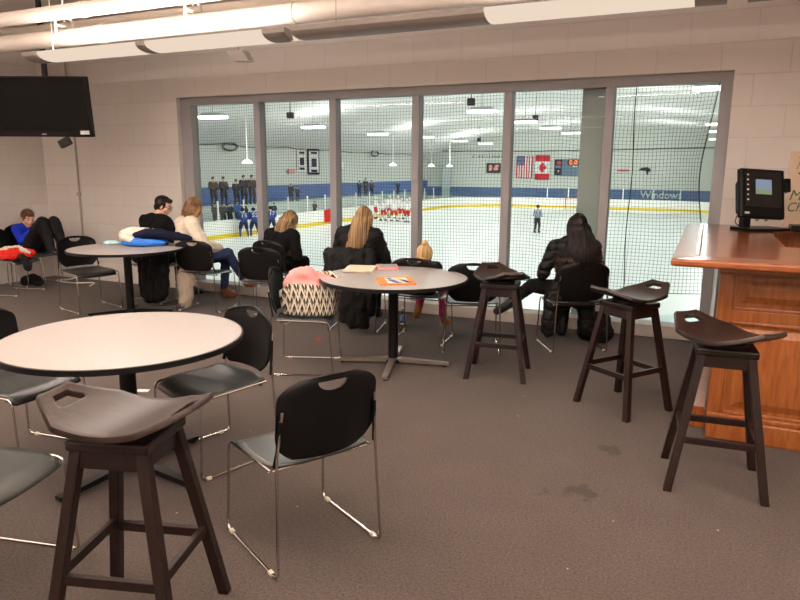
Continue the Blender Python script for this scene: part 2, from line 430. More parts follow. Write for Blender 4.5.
# ------------------------------------------------------------------ camera
cam = bpy.data.cameras.new('camera'); cam.sensor_width = 36; cam.lens = 661.84 / 800 * 36; cam.clip_end = 300
co = bpy.data.objects.new('camera', cam); COL.objects.link(co)
R_ = [(0.90812124, 0.41866496, 0.00595563), (-0.08662382, 0.17394056, 0.98093883), (-0.40964879, 0.89132729, -0.19422548)]
co.matrix_world = Matrix(((R_[0][0], R_[1][0], -R_[2][0], 0), (R_[0][1], R_[1][1], -R_[2][1], 0), (R_[0][2], R_[1][2], -R_[2][2], 1.6), (0, 0, 0, 1)))
SC.camera = co

# ------------------------------------------------------------------ lounge shell
XL, XR, YF, YB, ZC = -8.8, 4.0, -4.0, 6.75, 3.5
b = B(); b.box(((XL + XR) / 2, (YF + 7.0) / 2, -.06), (XR - XL, 7.0 - YF, .12)); struct(b.build('floor', M['carpet'], smooth=False))
b = B(); b.box(((XL + XR) / 2, (YF + 7.0) / 2, ZC + .06), (XR - XL + .4, 7.0 - YF, .12)); struct(b.build('ceiling', M['ceil'], smooth=False))
b = B()
WX0, WX1, WZ = -6.25, .115, 2.47
b.box(((XL + WX0) / 2, YB + .1, ZC / 2), (WX0 - XL, .2, ZC)); b.box(((WX1 + XR) / 2, YB + .1, ZC / 2), (XR - WX1, .2, ZC))
b.box(((WX0 + WX1) / 2, YB + .1, (WZ + ZC) / 2), (WX1 - WX0, .2, ZC - WZ))
struct(b.build('wall_back', M['block_x'], smooth=False))
b = B(); b.box((XL - .1, (YF + 6.95) / 2, ZC / 2), (.2, 6.95 - YF, ZC)); struct(b.build('wall_left', M['block_y'], smooth=False))
b = B(); b.box((XR + .1, (YF + 6.95) / 2, ZC / 2), (.2, 6.95 - YF, ZC)); struct(b.build('wall_right', M['block_y'], smooth=False))
b = B(); b.box(((XL + XR) / 2, YF - .1, ZC / 2), (XR - XL + .4, .2, ZC)); struct(b.build('wall_front', M['block_x'], smooth=False))

# window wall
w = thing('window_1', 'long taupe framed window of six panes overlooking the ice', 'window', (0, 0, 0), kind='structure')
b = B(); fy, fd = 6.875, .13
b.box(((WX0 + WX1) / 2, fy, WZ - .045), (WX1 - WX0, fd, .09))
b.box((WX0 + .085, fy, (WZ - .09) / 2), (.17, fd - .004, WZ - .09)); b.box((WX1 - .05, fy, (WZ - .09) / 2), (.10, fd - .004, WZ - .09))
b.build('frame', M['frame'], w, smooth=False)
b = B(); b.box(((WX0 + WX1) / 2, fy - .02, .06), (WX1 - WX0, fd + .09, .12), bev=.006); b.build('sill', M['sill'], w, smooth=False)
mull = [-5.06, -4.0, -2.96, -1.935, -.935]
for x in mull:
    b = B(); b.box((x, fy, (WZ - .09 + .12) / 2), (.085, fd, WZ - .21), bev=.004); b.build('mullion', M['frame'], w, smooth=False)
xs = [WX0 + .13] + mull + [WX1 - .05]
for i in range(6):
    b = B(); b.box(((xs[i] + xs[i + 1]) / 2, fy + .02, 1.25), (xs[i + 1] - xs[i], .008, 2.3)); b.build('pane', M['glass'], w, smooth=False)

# ceiling pipes, joist, fixtures
def along(pts): return pts
def pipe(label, y, z, r, x0=-8.8, x1=4.0):
    t = thing('ceiling_pipe', label, 'pipe', (0, y, z), group=None)
    b = B(); b.cone((x0, 0, 0), (x1, 0, 0), r, r, 28); b.build('pipe_run', M['duct'], t)
    for x in (-5.35, -3.2, -1.1, .9):
        b = B(); b.cone((x - .03, 0, 0), (x + .03, 0, 0), r + .006, r + .006, 28); b.build('coupling', M['duct'], t)
    return t
pipe('cream round pipe just above the hanging light row, brightest lit underneath', 4.85, 2.84, .08)
pipe('dim cream pipe running behind between the two brighter ceiling pipes', 5.5, 3.10, .07)
pipe('cream round pipe highest and nearest below the roof joist', 4.66, 3.02, .065)
for nm, x in (('white strap hanger on the pipes at the left end of the lights', -5.85), ('white strap hanger on the pipes right of the first hanger', -4.24)):
    t = thing('pipe_hanger', nm, 'hanger', (x, 4.85, 2.84))
    b = B(); pts = [V((0, -.1, .0))] + [V((0, -.1 * math.cos(a), .12 + .09 * math.sin(a))) for a in (k * PI / 8 for k in range(9))] + [V((0, .1, .0))]
    b.tube(pts, .014, 6); b.build('strap', M['duct'], t)
    b = B(); b.box((0, 0, .1), (.03, .2, .02)); b.box((0, .0, .45), (.012, .012, .6)); b.build('rod', M['duct'], t)
t = thing('roof_joist', 'white open web steel joist under the roof deck', 'joist', (0, 4.35, 3.12))
b = B(); b.box((-2.4, 0, 0), (12.8, .05, .04)); b.build('bottom_chord', M['duct'], t)
b = B(); b.box((-2.4, 0, .33), (12.8, .06, .05)); b.build('top_chord', M['duct'], t)
b = B()
for k in range(32):
    x = -8.8 + k * .4; b.tube([(x, 0, .01), (x + .2, 0, .32)], .011, 5); b.tube([(x + .2, 0, .32), (x + .4, 0, .01)], .011, 5)
b.build('web_rods', M['duct'], t)

def trough(b, x0, x1, s=1.0, n=9):
    ring = []
    for x in (x0, x1):
        ring.append([V((x, .15 * s * math.cos(a), -.072 * s * math.sin(a) ** .8 if math.sin(a) > 0 else 0)) for a in (PI * k / n for k in range(n + 1))])
    vs = [[b.b.verts.new(p) for p in r] for r in ring]
    for k in range(n): b.b.faces.new((vs[0][k], vs[0][k + 1], vs[1][k + 1], vs[1][k]))
    b.b.faces.new(vs[0]); b.b.faces.new(vs[1][::-1]); b.b.faces.new((vs[0][0], vs[1][0], vs[1][n], vs[0][n]))
def fixture(label, y, z, segs, cables):
    t = thing('light_fixture', label, 'ceiling light', (0, y, z), group=None)
    for x0, x1, kind in segs:
        b = B(); trough(b, x0, x1, 1.0 if kind != 'diffuser' else .985)
        b.build(kind, M['lens'] if kind == 'diffuser' else M['fix_grey'], t, smooth=True, auto=35)
    for x in cables:
        b = B(); b.tube([(x, 0, 0), (x, 0, ZC - z - .004)], .003, 5); b.build('cable', M['fix_grey'], t)
    return t
FZ = 2.625
fixture('long hanging trough light with two lit lenses, left of the others', 4.5, FZ, [(-5.84, -5.64, 'end_cap'), (-5.64, -4.44, 'diffuser'), (-4.44, -4.34, 'divider'), (-4.34, -3.16, 'diffuser'), (-3.16, -2.96, 'end_cap')], (-5.6,))
fixture('long hanging trough light half grey housing, half lit lens, in the middle', 4.5, FZ, [(-2.91, -1.42, 'housing'), (-1.42, -.17, 'diffuser'), (-.17, .0, 'end_cap')], (-2.6,))
fixture('grey unlit trough light cut off at the top right corner', 4.5, FZ, [(.11, 1.6, 'housing'), (1.6, 2.9, 'diffuser'), (2.9, 3.05, 'end_cap')], (.4, 2.6))
for y in (1.6, -1.4):  # unseen trough rows, added to house the lounge's overhead fill light
    o = fixture(None, y, 2.6, [(-8.5, -8.35, 'end_cap'), (-8.35, 3.45, 'diffuser'), (3.45, 3.6, 'end_cap')], (-8.2, -4, 0, 3.3)); struct(o); del o['category']
t = thing('junction_box', 'small grey slanted box under the left light row', 'box', (-3.80, 4.95, 2.555)); t.scale = (.75, .75, .75)
b = B(); b.hexa([V((-.1, -.05, -.05)), V((.12, -.05, -.06)), V((.12, .05, -.06)), V((-.1, .05, -.05))], [V((-.18, -.07, .06)), V((.04, -.07, .06)), V((.04, .07, .06)), V((-.18, .07, .06))]); b.build('box_body', M['fix_grey'], t, smooth=False)
b = B(); b.tube([(-.07, 0, .05), (-.07, 0, .3)], .012, 6); b.build('stem', M['fix_grey'], t)
b = B(); b.tube([(-2.99, 0, 0), (-2.9, 0, 0)], .035, 12); o = b.build('light_coupler', M['lens']); o.location = (0, 4.5, FZ - .04); tag(o, 'short bright joint between the left and middle trough lights', 'light')

# conduit on the back wall
t = thing('wall_conduit', 'thin grey pipe running down the block wall below the television', 'pipe', (-8.12, 6.735, 0))
b = B(); b.tube([(0, 0, .45), (0, 0, 2.2), (-.02, -.03, 2.6), (-.02, -.03, ZC)], .014, 8); b.build('conduit', M['grey_outlet'], t)
b = B(); b.box((0, -.005, 1.22), (.05, .03, .05)); b.build('coupling', M['grey_outlet'], t)
b = B(); b.box((0, -.01, .42), (.09, .05, .13), bev=.005); b.build('outlet_box', M['grey_outlet'], t)
b = B(); b.tube(fillet([(-8.12, 6.70, .36), (-8.15, 6.62, .012), (-8.4, 6.4, .012), (-7.95, 6.35, .012), (-7.7, 6.55, .012), (-7.55, 6.3, .012)], .15), .009, 6)
tag(b.build('power_cord', M['white']), 'pale loose cord lying on the carpet by the corner', 'cord')

# television
tv = thing('television', 'black flat television hung from the ceiling by the corner', 'television', (-6.95, 5.35, 2.265), math.radians(24.0))
tl = Matrix.Rotation(math.radians(6), 4, 'X')
def tvb(name, c, d, m, bev=0):
    b = B(); b.box(c, d, bev=bev); b.b.transform(tl); return b.build(name, m, tv, smooth=False)
tvb('bezel', (0, .03, 0), (1.12, .06, .66), M['tv_black'], .008); tvb('screen', (0, -.003, .025), (1.04, .008, .57), M['tv_screen'])
tvb('maker_badge', (-.0, -.004, -.3), (.05, .006, .014), M['silver']); tvb('energy_sticker', (.47, -.004, -.275), (.1, .006, .05), M['white'])
b = B(); b.box((0, .12, .05), (.3, .12, .3), bev=.01); b.build('wall_mount', M['black_metal'], tv, smooth=False)
b = B(); b.tube([(0, .16, .1), (0, .16, 1.3)], .032, 12); b.build('pole', M['black_metal'], tv)
b = B(); b.box((.23, .03, -.39), (.13, .07, .09), Matrix.Rotation(-.45, 3, 'Y'), bev=.008); b.build('sensor_box', M['black_metal'], tv, smooth=False)

# ------------------------------------------------------------------ round tables
def table(label, loc, base_rz, foot, foot_len):
    t = thing('round_table', label, 'table', (*loc, 0))
    b = B(); b.lathe([(.585, .712), (.604, .712), (.604, .7385), (.596, .7395), (0.55, .7395)], 72); b.build('edge_band', M['edge'], t)
    b = B(); b.lathe([(.593, .715), (.593, .7405), (.2, .7408)], 72); b.build('tabletop', M['laminate'], t)
    b = B(); b.lathe([(.14, .712), (.14, .70), (.05, .69), (.042, .66), (.042, .05), (.06, .045), (.06, .02)], 24); b.build('column', M['black_metal'], t)
    for k in range(4):
        a = base_rz + k * PI / 2; c, s = math.cos(a), math.sin(a)
        b = B(); r = Matrix.Rotation(a, 3, 'Z')
        p = lambda x, y, z: r @ V((x, y, z))
        b.hexa([p(.03, -.028, .03), p(foot_len, -.022, .014), p(foot_len, .022, .014), p(.03, .028, .03)], [p(.03, -.028, .065), p(foot_len, -.022, .036), p(foot_len, .022, .036), p(.03, .028, .065)])
        q = b.build('foot', M[foot], t, smooth=False)
        b = B(); b.lathe([(.018, 0), (.018, .016)], 10, c=p(foot_len - .03, 0, 0)); b.build('leveller', M['black_metal'], q)
    return t
table('pale round table nearest the camera with bare top', (-2.69, 2.43), math.radians(85), 'black_metal', .44)
table('pale round table in the middle holding papers and a magazine', (-2.27, 4.81), math.radians(17), 'grey_metal', .46)
table('pale round table at the far left holding a pile of coats', (-5.7, 5.27), math.radians(40), 'black_metal', .44)

# ------------------------------------------------------------------ stacking chairs
def make_chair():
    t = thing('stacking_chair', '', 'chair')
    # seat shell, slightly dished with a rolled front
    b = B(); nx, ny = 16, 16; g = []
    for j in range(ny + 1):
        row = []
        for i in range(nx + 1):
            u = i / nx * 2 - 1; v = j / ny * 2 - 1
            su = u * math.sqrt(1 - .16 * v * v); sv = v * math.sqrt(1 - .16 * u * u)
            z = .448 - .016 * (1 - u * u) * (1 - v * v) - .045 * max(0, v - .55) ** 2 * 5 + .03 * max(0, -v - .6)
            row.append(b.b.verts.new((su * .235, sv * .225 + .005, z)))
        g.append(row)
    for j in range(ny):
        for i in range(nx): b.b.faces.new((g[j][i], g[j][i + 1], g[j + 1][i + 1], g[j + 1][i]))
    o = b.build('seat', M['seat_plastic'], t); o.modifiers.new('s', 'SOLIDIFY').thickness = .014; bake(o)
    # backrest shell
    b = B(); nu, nv = 36, 30; g = []
    for j in range(nv + 1):
        row = []
        for i in range(nu + 1):
            u = i / nu * 2 - 1; v = j / nv
            w = .228 * (1 - .42 * max(0, (v - .70) / .30) ** 3.4) * (1 - .34 * max(0, (.35 - v) / .35) ** 2.4)
            z = .475 + .345 * v - .012 * u * u * v
            y = -.222 - .055 * v - .034 * (1 - u * u) + .012 * v * v
            row.append(b.b.verts.new((u * w, y, z)))
        g.append(row)
    for j in range(nv):
        for i in range(nu): b.b.faces.new((g[j][i], g[j][i + 1], g[j + 1][i + 1], g[j + 1][i]))
    o = b.build('backrest', M['black_plastic'], t); md = o.modifiers.new('s', 'SOLIDIFY'); md.thickness = .012; bake(o)
    b = B(); b.prism([(.066 * math.cos(a), .040 * math.sin(a)) for a in (PI + k * PI / 14 for k in range(15))], .5, Matrix.Translation((0, 0, .795)) @ UP)
    c = b.build('cut', M['clip']); boolean(o, c)
    for p in o.data.polygons: p.use_smooth = True
    try: o.data.set_sharp_from_angle(angle=math.radians(45))
    except Exception: pass
    for s in (-1, 1):
        b = B()
        pts = fillet([(s * .21, -.268, .70), (s * .228, -.245, .50), (s * .245, -.262, .008), (s * .247, .235, .008), (s * .236, .205, .430), (s * .232, -.20, .440)], .035)
        b.tube(pts, .0062, 8); b.build('sled_frame', M['chrome'], t)
        for y in (-.2, .19):
            b = B(); b.box((s * .246, y, .008), (.018, .028, .015), bev=.002); b.build('glide', M['clip'], t)
        b = B(); b.tube([(s * .232, -.232, .47), (s * .224, -.245, .53), (s * .214, -.262, .66)], .0085, 8); b.build('back_bracket', M['black_plastic'], t)
    for y, z in ((.16, .418), (-.17, .424)):
        b = B(); b.tube([(-.234, y, z), (.234, y, z)], .006, 8); b.build('cross_rod', M['chrome'], t)
    return t
CH0 = make_chair(); USED = []
def chair(x, y, rz, label, group=None):
    if not USED:
        USED.append(1); CH0.location = (x, y, 0); CH0.rotation_euler = (0, 0, rz); CH0['label'] = label; return CH0
    return dup(CH0, (x, y, 0), rz, label)
chair(-1.52, 2.27, ang(-.46, .25), 'empty black chair in the foreground with its back to the camera, chrome sled legs')
chair(-2.42, 2.76, ang(-.30, -.95), 'black chair on the far side of the nearest round table, grey seat facing the camera')
chair(-3.36, 2.30, ang(.98, .1), 'black chair at the left of the nearest round table, cut by the photo edge')
chair(-2.47, 1.46, ang(.97, .22), 'charcoal seat corner of a chair at the bottom left behind the nearest stool')
chair(-2.86, 4.44, ang(.93, .38), 'black chair left of the middle table holding the zigzag bag')
chair(-1.86, 5.60, ang(-.36, .93), 'empty black chair with grey seat right of the middle table behind a stool')
chair(-2.38, 5.68, ang(-.12, .99), 'black chair with handle slot behind the middle table under the small child')
chair(-3.17, 5.86, ang(-.25, .97), 'chair behind the middle table hidden under a black coat and a long haired woman')
chair(-1.05, 6.06, ang(-.5, .86), 'black chair by the window under the dark haired woman in a puffer coat')
chair(-4.16, 5.72, ang(-.25, .97), 'empty black chair between the cream sweater woman and the woman bent over')
chair(-4.36, 6.28, ang(.1, 1), 'chair at the window under the bent blonde woman in black')
chair(-5.16, 5.90, ang(-.2, .97), 'black chair under the woman in a cream sweater')
chair(-6.04, 6.05, ang(.1, 1), 'chair under the man in black beside the window')
chair(-6.34, 5.30, ang(.95, -.25), 'empty black chair at the far left round table, back to the block wall')
chair(-8.02, 5.58, ang(.97, .25), 'black chair at the left photo edge with a red jacket on its seat')
chair(-8.42, 6.16, ang(.98, -.1), 'chair in the room corner under the boy in blue')

# ------------------------------------------------------------------ saddle stools
def make_stool():
    t = thing('bar_stool', '', 'stool')
    body = bpy.data.objects.new('seat_top', None)
    b = B(); nx, ny = 48, 14; g = []
    L, W = .272, .183
    for i in range(nx + 1):
        row = []
        u = i / nx * 2 - 1; x = u * L
        hw = W if abs(x) < .143 else W - (abs(x) - .143) / (L - .143) * .110
        hw = hw * (1 - .02 * u * u)
        for j in range(ny + 1):
            v = j / ny * 2 - 1
            z = .777 + .080 * abs(u) ** 2.0 + .004 * v * v
            row.append(b.b.verts.new((x, v * hw, z)))
        g.append(row)
    for i in range(nx):
        for j in range(ny): b.b.faces.new((g[i][j], g[i + 1][j], g[i + 1][j + 1], g[i][j + 1]))
    o = b.build('saddle_seat', M['stool'], t); md = o.modifiers.new('s', 'SOLIDIFY'); md.thickness = .020; md.offset = -1; bake(o)
    for s in (-1, 1):
        b = B(); b.prism([(s * .248, -.036), (s * .248, .036), (s * .205, .066), (s * .192, .055), (s * .192, -.055), (s * .205, -.066)][::s], .4, Matrix.Translation((0, 0, .6)))
        boolean(o, b.build('cut', M['stool'], smooth=False))
    md = o.modifiers.new('b', 'BEVEL'); md.width = .004; md.segments = 2; md.limit_method = 'ANGLE'; md.angle_limit = math.radians(50); bake(o)
    try: o.data.set_sharp_from_angle(angle=math.radians(38))
    except Exception: pass
    b = B(); b.lathe([(.11, .738), (.11, .757), (.09, .757)], 24); b.build('swivel_plate', M['black_metal'], t)
    return t
def stool_base(t):
    b = B(); b.box((0, 0, .722), (.285, .275, .036), bev=.008); b.build('plinth', M['stool_leg'], t, smooth=False)
    b = B()
    for s in (-1, 1):
        b.box((0, s * .116, .675), (.22, .022, .06)); b.box((s * .112, 0, .675), (.022, .21, .06))
    b.build('apron', M['stool_leg'], t, smooth=False)
    for sx in (-1, 1):
        for sy in (-1, 1):
            b = B(); a = .020
            top = V((sx * .112, sy * .110, .706)); bot = V((sx * .222, sy * .208, 0))
            ring = lambda c: [c + V((-a, -a, 0)), c + V((a, -a, 0)), c + V((a, a, 0)), c + V((-a, a, 0))]
            b.hexa(ring(bot), ring(top)); o = b.build('leg', M['stool_leg'], t, smooth=False)
            md = o.modifiers.new('b', 'BEVEL'); md.width = .004; md.segments = 2; bake(o, False)
    k = lambda z: (1 - z / .692)
    for s in (-1, 1):
        z = .27; x = .112 + .110 * k(z); y = .112 + .096 * k(z)
        b = B(); b.box((0, s * y, z), (2 * x - .03, .022, .036), bev=.003); b.build('stretcher', M['stool_leg'], t, smooth=False)
        z = .29; x = .112 + .110 * k(z); y = .112 + .096 * k(z)
        b = B(); b.box((s * x, 0, z), (.022, 2 * y - .03, .036), bev=.003); b.build('stretcher', M['stool_leg'], t, smooth=False)
ST0 = make_stool(); SUSED = []
BASE0 = None
def stool(x, y, rb, rseat, label):
    """rb turns the legs, rseat swivels the saddle on top of them"""
    if not SUSED:
        SUSED.append(1); t = ST0; stool_base(t)
    else:
        t = dup(ST0, (0, 0, 0), 0, label)
    t.location = (x, y, 0); t.rotation_euler = (0, 0, rb); t['label'] = label; t['category'] = 'stool'
    for c in kids(t):
        n = c.name.split('.')[0]
        if n in ('saddle_seat', 'swivel_plate'): c.rotation_euler = (0, 0, rseat - rb)
    return t
rd = math.radians
stool(-1.71, 1.53, rd(17), rd(13.8), 'dark wooden saddle stool nearest the camera in front of the round table')
stool(.14, 3.64, rd(5), rd(-43.7), 'dark wooden saddle stool at the right in front of the wooden bar')
stool(-.42, 4.60, rd(-35), rd(50.5), 'dark wooden saddle stool in front of the woman in the puffer coat')
stool(-1.41, 4.95, rd(9), rd(-54.5), 'dark wooden saddle stool standing right beside the middle table')

# ------------------------------------------------------------------ bar
bar = thing('bar_counter', 'honey oak bar with raised panels and a polished overhanging top', 'bar', (0, 0, 0))
zt = 1.12; x0, x1 = -.16, 2.2; yo, yi, yw = 3.98, 4.42, 6.74; xi = .46
def slab(name, poly, z0, z1, m):
    b = B(); b.prism([(p[0], p[1]) for p in poly], z1 - z0, Matrix.Translation((0, 0, z0))); return b.build(name, m, bar, smooth=False)
RW = .15; zo = zt - .004
slab('top_board', [(x0 + RW, yo + RW), (x1, yo + RW), (x1, 4.9), (xi - .02, 4.9), (xi + .05, 6.45), (x1, 6.45), (x1, yw), (x0 + RW, yw)], zt - .04, zt, M['bar_top'])
def rail(name, a, bb, c, d, m):       # a,b inner edge (high) ; c,d outer edge (low)
    q = B(); lo = .042
    q.hexa([V((*a, zt - .05)), V((*bb, zt - .05)), V((*d, zo - lo)), V((*c, zo - lo))], [V((*a, zt + .006)), V((*bb, zt + .006)), V((*d, zo)), V((*c, zo))])
    o = q.build(name, m, bar, smooth=False); md = o.modifiers.new('b', 'BEVEL'); md.width = .012; md.segments = 3; bake(o, False)
rail('arm_rail', (x0 + RW, yo + RW), (x1, yo + RW), (x0, yo), (x1, yo), M['bar_top'])
rail('arm_rail', (x0 + RW, yo + RW), (x0 + RW, yw), (x0, yo), (x0, yw), M['bar_side'])
# inside well
b = B(); b.box((1.35, 4.89, .85), (1.7, .02, .52)); b.box((xi + .015, 5.67, .85), (.03, 1.55, .52)); b.box((1.35, 5.67, .6), (1.7, 1.6, .03)); b.build('inner_lining', M['bar_dark'], bar, smooth=False)
b = B(); b.box((1.35, 6.46, .85), (1.7, .03, .52)); b.build('back_lining', M['bar'], bar, smooth=False)
yf = 4.28; xs0 = .105
b = B(); b.box(((xs0 + x1) / 2, yf + .03, .56), (x1 - xs0, .04, 1.02)); b.box((xs0 + .02, (yf + yw) / 2, .56), (.04, yw - yf, 1.02)); b.build('carcass', M['bar'], bar, smooth=False)
def member(name, xa, xb, za, zb, th=.022, m='bar'):
    b = B(); b.box(((xa + xb) / 2, yf + .01 - th / 2, (za + zb) / 2), (xb - xa, th, zb - za), bev=.003); return b.build(name, M[m], bar, smooth=False)
member('stile', xs0, xs0 + .075, .09, 1.065); member('stile', 1.08, 1.18, .09, 1.065); member('stile', 2.1, 2.2, .09, 1.065)
member('cross_rail', xs0 + .075, 2.1, 1.02, 1.065); member('cross_rail', xs0 + .075, 2.1, .735, .80); member('cross_rail', xs0 + .075, 2.1, .09, .16)
def panel(xa, xb, za, zb):
    q = B(); y = yf + .005; t = .04
    for i, (d0, y0, y1) in enumerate(((.0, y, y - .014), (.022, y - .006, y + .0), )):
        pass
    # moulded surround then raised field
    for (xa_, xb_, za_, zb_) in ((xa, xb, za, za + .02), (xa, xb, zb - .02, zb), (xa, xa + .02, za, zb), (xb - .02, xb, za, zb)):
        q.box(((xa_ + xb_) / 2, y - .006, (za_ + zb_) / 2), (xb_ - xa_, .016, zb_ - za_), bev=.005)
    a = .045; c = .085
    q.hexa([V((xa + a, y, za + a)), V((xb - a, y, za + a)), V((xb - a, y, zb - a)), V((xa + a, y, zb - a))], [V((xa + c, y - .014, za + c)), V((xb - c, y - .014, za + c)), V((xb - c, y - .014, zb - c)), V((xa + c, y - .014, zb - c))])
    q.build('raised_panel', M['bar'], bar, smooth=False)
for xa, xb in ((xs0 + .075, 1.08), (1.18, 2.1)):
    panel(xa, xb, .80, 1.02); panel(xa, xb, .16, .735)
b = B(); b.box(((xs0 + x1) / 2, yf - .012, .065), (x1 - xs0 + .0, .05, .13), bev=.01); b.box(((xs0 + x1) / 2, yf - .012, .145), (x1 - xs0, .03, .035), bev=.008); b.build('base_moulding', M['bar'], bar, smooth=False)
b = B(); b.box(((xs0 + x1) / 2, yf - .03, 1.035), (x1 - xs0 + .02, .06, .04), bev=.012); b.build('cove_moulding', M['bar'], bar, smooth=False)
b = B(); b.box((xs0 - .045, 5.2, .07), (.09, 1.6, .14), bev=.004); b.build('side_plinth', M['bar'], bar, smooth=False)
b = B(); b.box((xs0 - .008, yf + .12, .6), (.014, .03, .95), bev=.003); b.build('corner_strip', M['grey_metal'], bar, smooth=False)

# till on the bar
p = thing('till_monitor', 'black touch screen till with small lit window on the bar', 'till', (.40, 6.20, zt), rd(33))
b = B(); b.box((.02, .02, .012), (.36, .26, .024), bev=.006); b.build('base_plate', M['tv_black'], p, smooth=False)
b = B(); b.box((-.09, .06, .09), (.07, .06, .16), bev=.008); b.build('neck', M['tv_black'], p, smooth=False)
tl = Matrix.Translation((0, 0, .27)) @ Matrix.Rotation(rd(-9), 4, 'Y').inverted() @ Matrix.Rotation(rd(-12), 4, 'X')
tl = Matrix.Translation((0, 0, .30)) @ Matrix.Rotation(rd(3), 4, 'Y') @ Matrix.Rotation(rd(-14), 4, 'X') @ Matrix.Scale(1.13, 4)
def pb(name, c, d, m, bev=0, par=p):
    q = B(); q.box(c, d, bev=bev); q.b.transform(tl); return q.build(name, m, par, smooth=False)
hs = pb('housing', (0, .02, 0), (.35, .05, .36), M['tv_black'], .012); pb('housing_back', (-.02, .075, -.02), (.26, .08, .26), M['tv_black'], .03)
pb('screen', (0, -.008, .03), (.29, .006, .26), M['pos_glass']); pb('lit_window', (.0, -.012, .05), (.125, .003, .10), M['pos_screen']); pb('key_strip', (.0, -.013, .008), (.125, .003, .03), M['pos_green'])
for k in range(6): pb('side_key', (-.125, -.012, .13 - k * .036), (.012, .003, .01), M['white'])
pb('front_label', (-.13, -.008, -.145), (.035, .004, .014), M['white']); pb('card_reader', (.195, .01, .07), (.045, .05, .1), M['tv_black'], .006)
for pts in ([(-.15, .08, .12), (-.19, .05, .06), (-.16, .0, .03), (-.12, .05, .02)], [(-.02, .06, .13), (-.0, .03, .07), (.03, .05, .10)], [(.1, .05, .13), (.06, .02, .07), (.09, .0, .1)]):
    q = B(); q.tube(fillet(pts, .03), .004, 5); q.build('cable', M['tv_black'], p)
b = B(); b.box((.76, 6.3, zt + .025), (.26, .2, .05), bev=.008); o = b.build('receipt_printer', M['tv_black'], smooth=False); tag(o, 'low black device on the bar right of the till, cut by the photo edge', 'device')

# Christmas poster
p = thing('wall_poster', 'tan paper Christmas poster on the wall behind the till', 'poster', (.605, 6.745, 1.12))
b = B(); b.box((.26, -.003, .33), (.50, .006, .64)); b.build('paper', M['poster'], p, smooth=False)
text('Merry', .125, 'lettering', M['green'], p, Matrix.Translation((.03, -.008, .235)) @ UP, shear=.25)
text('Christmas', .115, 'lettering', M['green'], p, Matrix.Translation((.022, -.008, .135)) @ UP, shear=.25, sx=.85)
b = B()
b.prism([(.08, .46), (.16, .44), (.2, .5), (.17, .55), (.12, .50)], .004, Matrix.Translation((0, -.006, 0)) @ UP)
for c in ((.09, .60), (.12, .62), (.15, .6), (.17, .64), (.2, .61)): b.sph((c[0], -.006, c[1]), (.012, .004, .012), u=10, v=6)
b.build('red_ornament', M['red_ink'], p, smooth=False)
b = B(); b.tube([(.07, -.007, .5), (.09, -.007, .57), (.14, -.007, .6), (.21, -.007, .58)], .003, 5); b.build('sprig', M['green'], p)
# ------------------------------------------------------------------ people
def rotm(yaw=0, pitch=0, roll=0):
    return Matrix.Rotation(yaw, 3, 'Z') @ Matrix.Rotation(pitch, 3, 'X') @ Matrix.Rotation(roll, 3, 'Y')
def hand_chains(w, d, nrm, side, s=1.0, curl=.5):
    """palm and five fingers; w wrist, d direction, nrm palm normal (fingers curl towards it)"""
    w = V(w); d = V(d).normalized(); nrm = V(nrm); nrm = (nrm - d * nrm.dot(d)).normalized(); l = d.cross(nrm) * side
    out = []
    for i, ln in enumerate((.068, .078, .072, .056)):
        off = l * ((1.5 - i) * .019 * s)
        p0 = w + d * .012 * s + off * .6; p1 = w + d * .085 * s + off
        out.append([(*p0, .014 * s), (*p1, .0115 * s)])
        ch = [(*p1, .0105 * s)]; a = curl * .6; p = p1; seg = ln * s
        for k, f in enumerate((.45, .32, .26)):
            dd = d * math.cos(a) + nrm * math.sin(a); p = p + dd * seg * f
            ch.append((*p, (.0095 - .0009 * k) * s)); a += curl * .8
        out.append(ch)
    p = w + d * .025 * s + l * .028 * s; ch = [(*p, .0135 * s)]
    for k, (f, g) in enumerate(((.04, .5), (.032, .3), (.026, .15))):
        dd = (d * .75 + l * g + nrm * (.25 + .25 * k * curl)).normalized(); p = p + dd * f * s; ch.append((*p, (.0115 - .0012 * k) * s))
    out.append(ch)
    return out

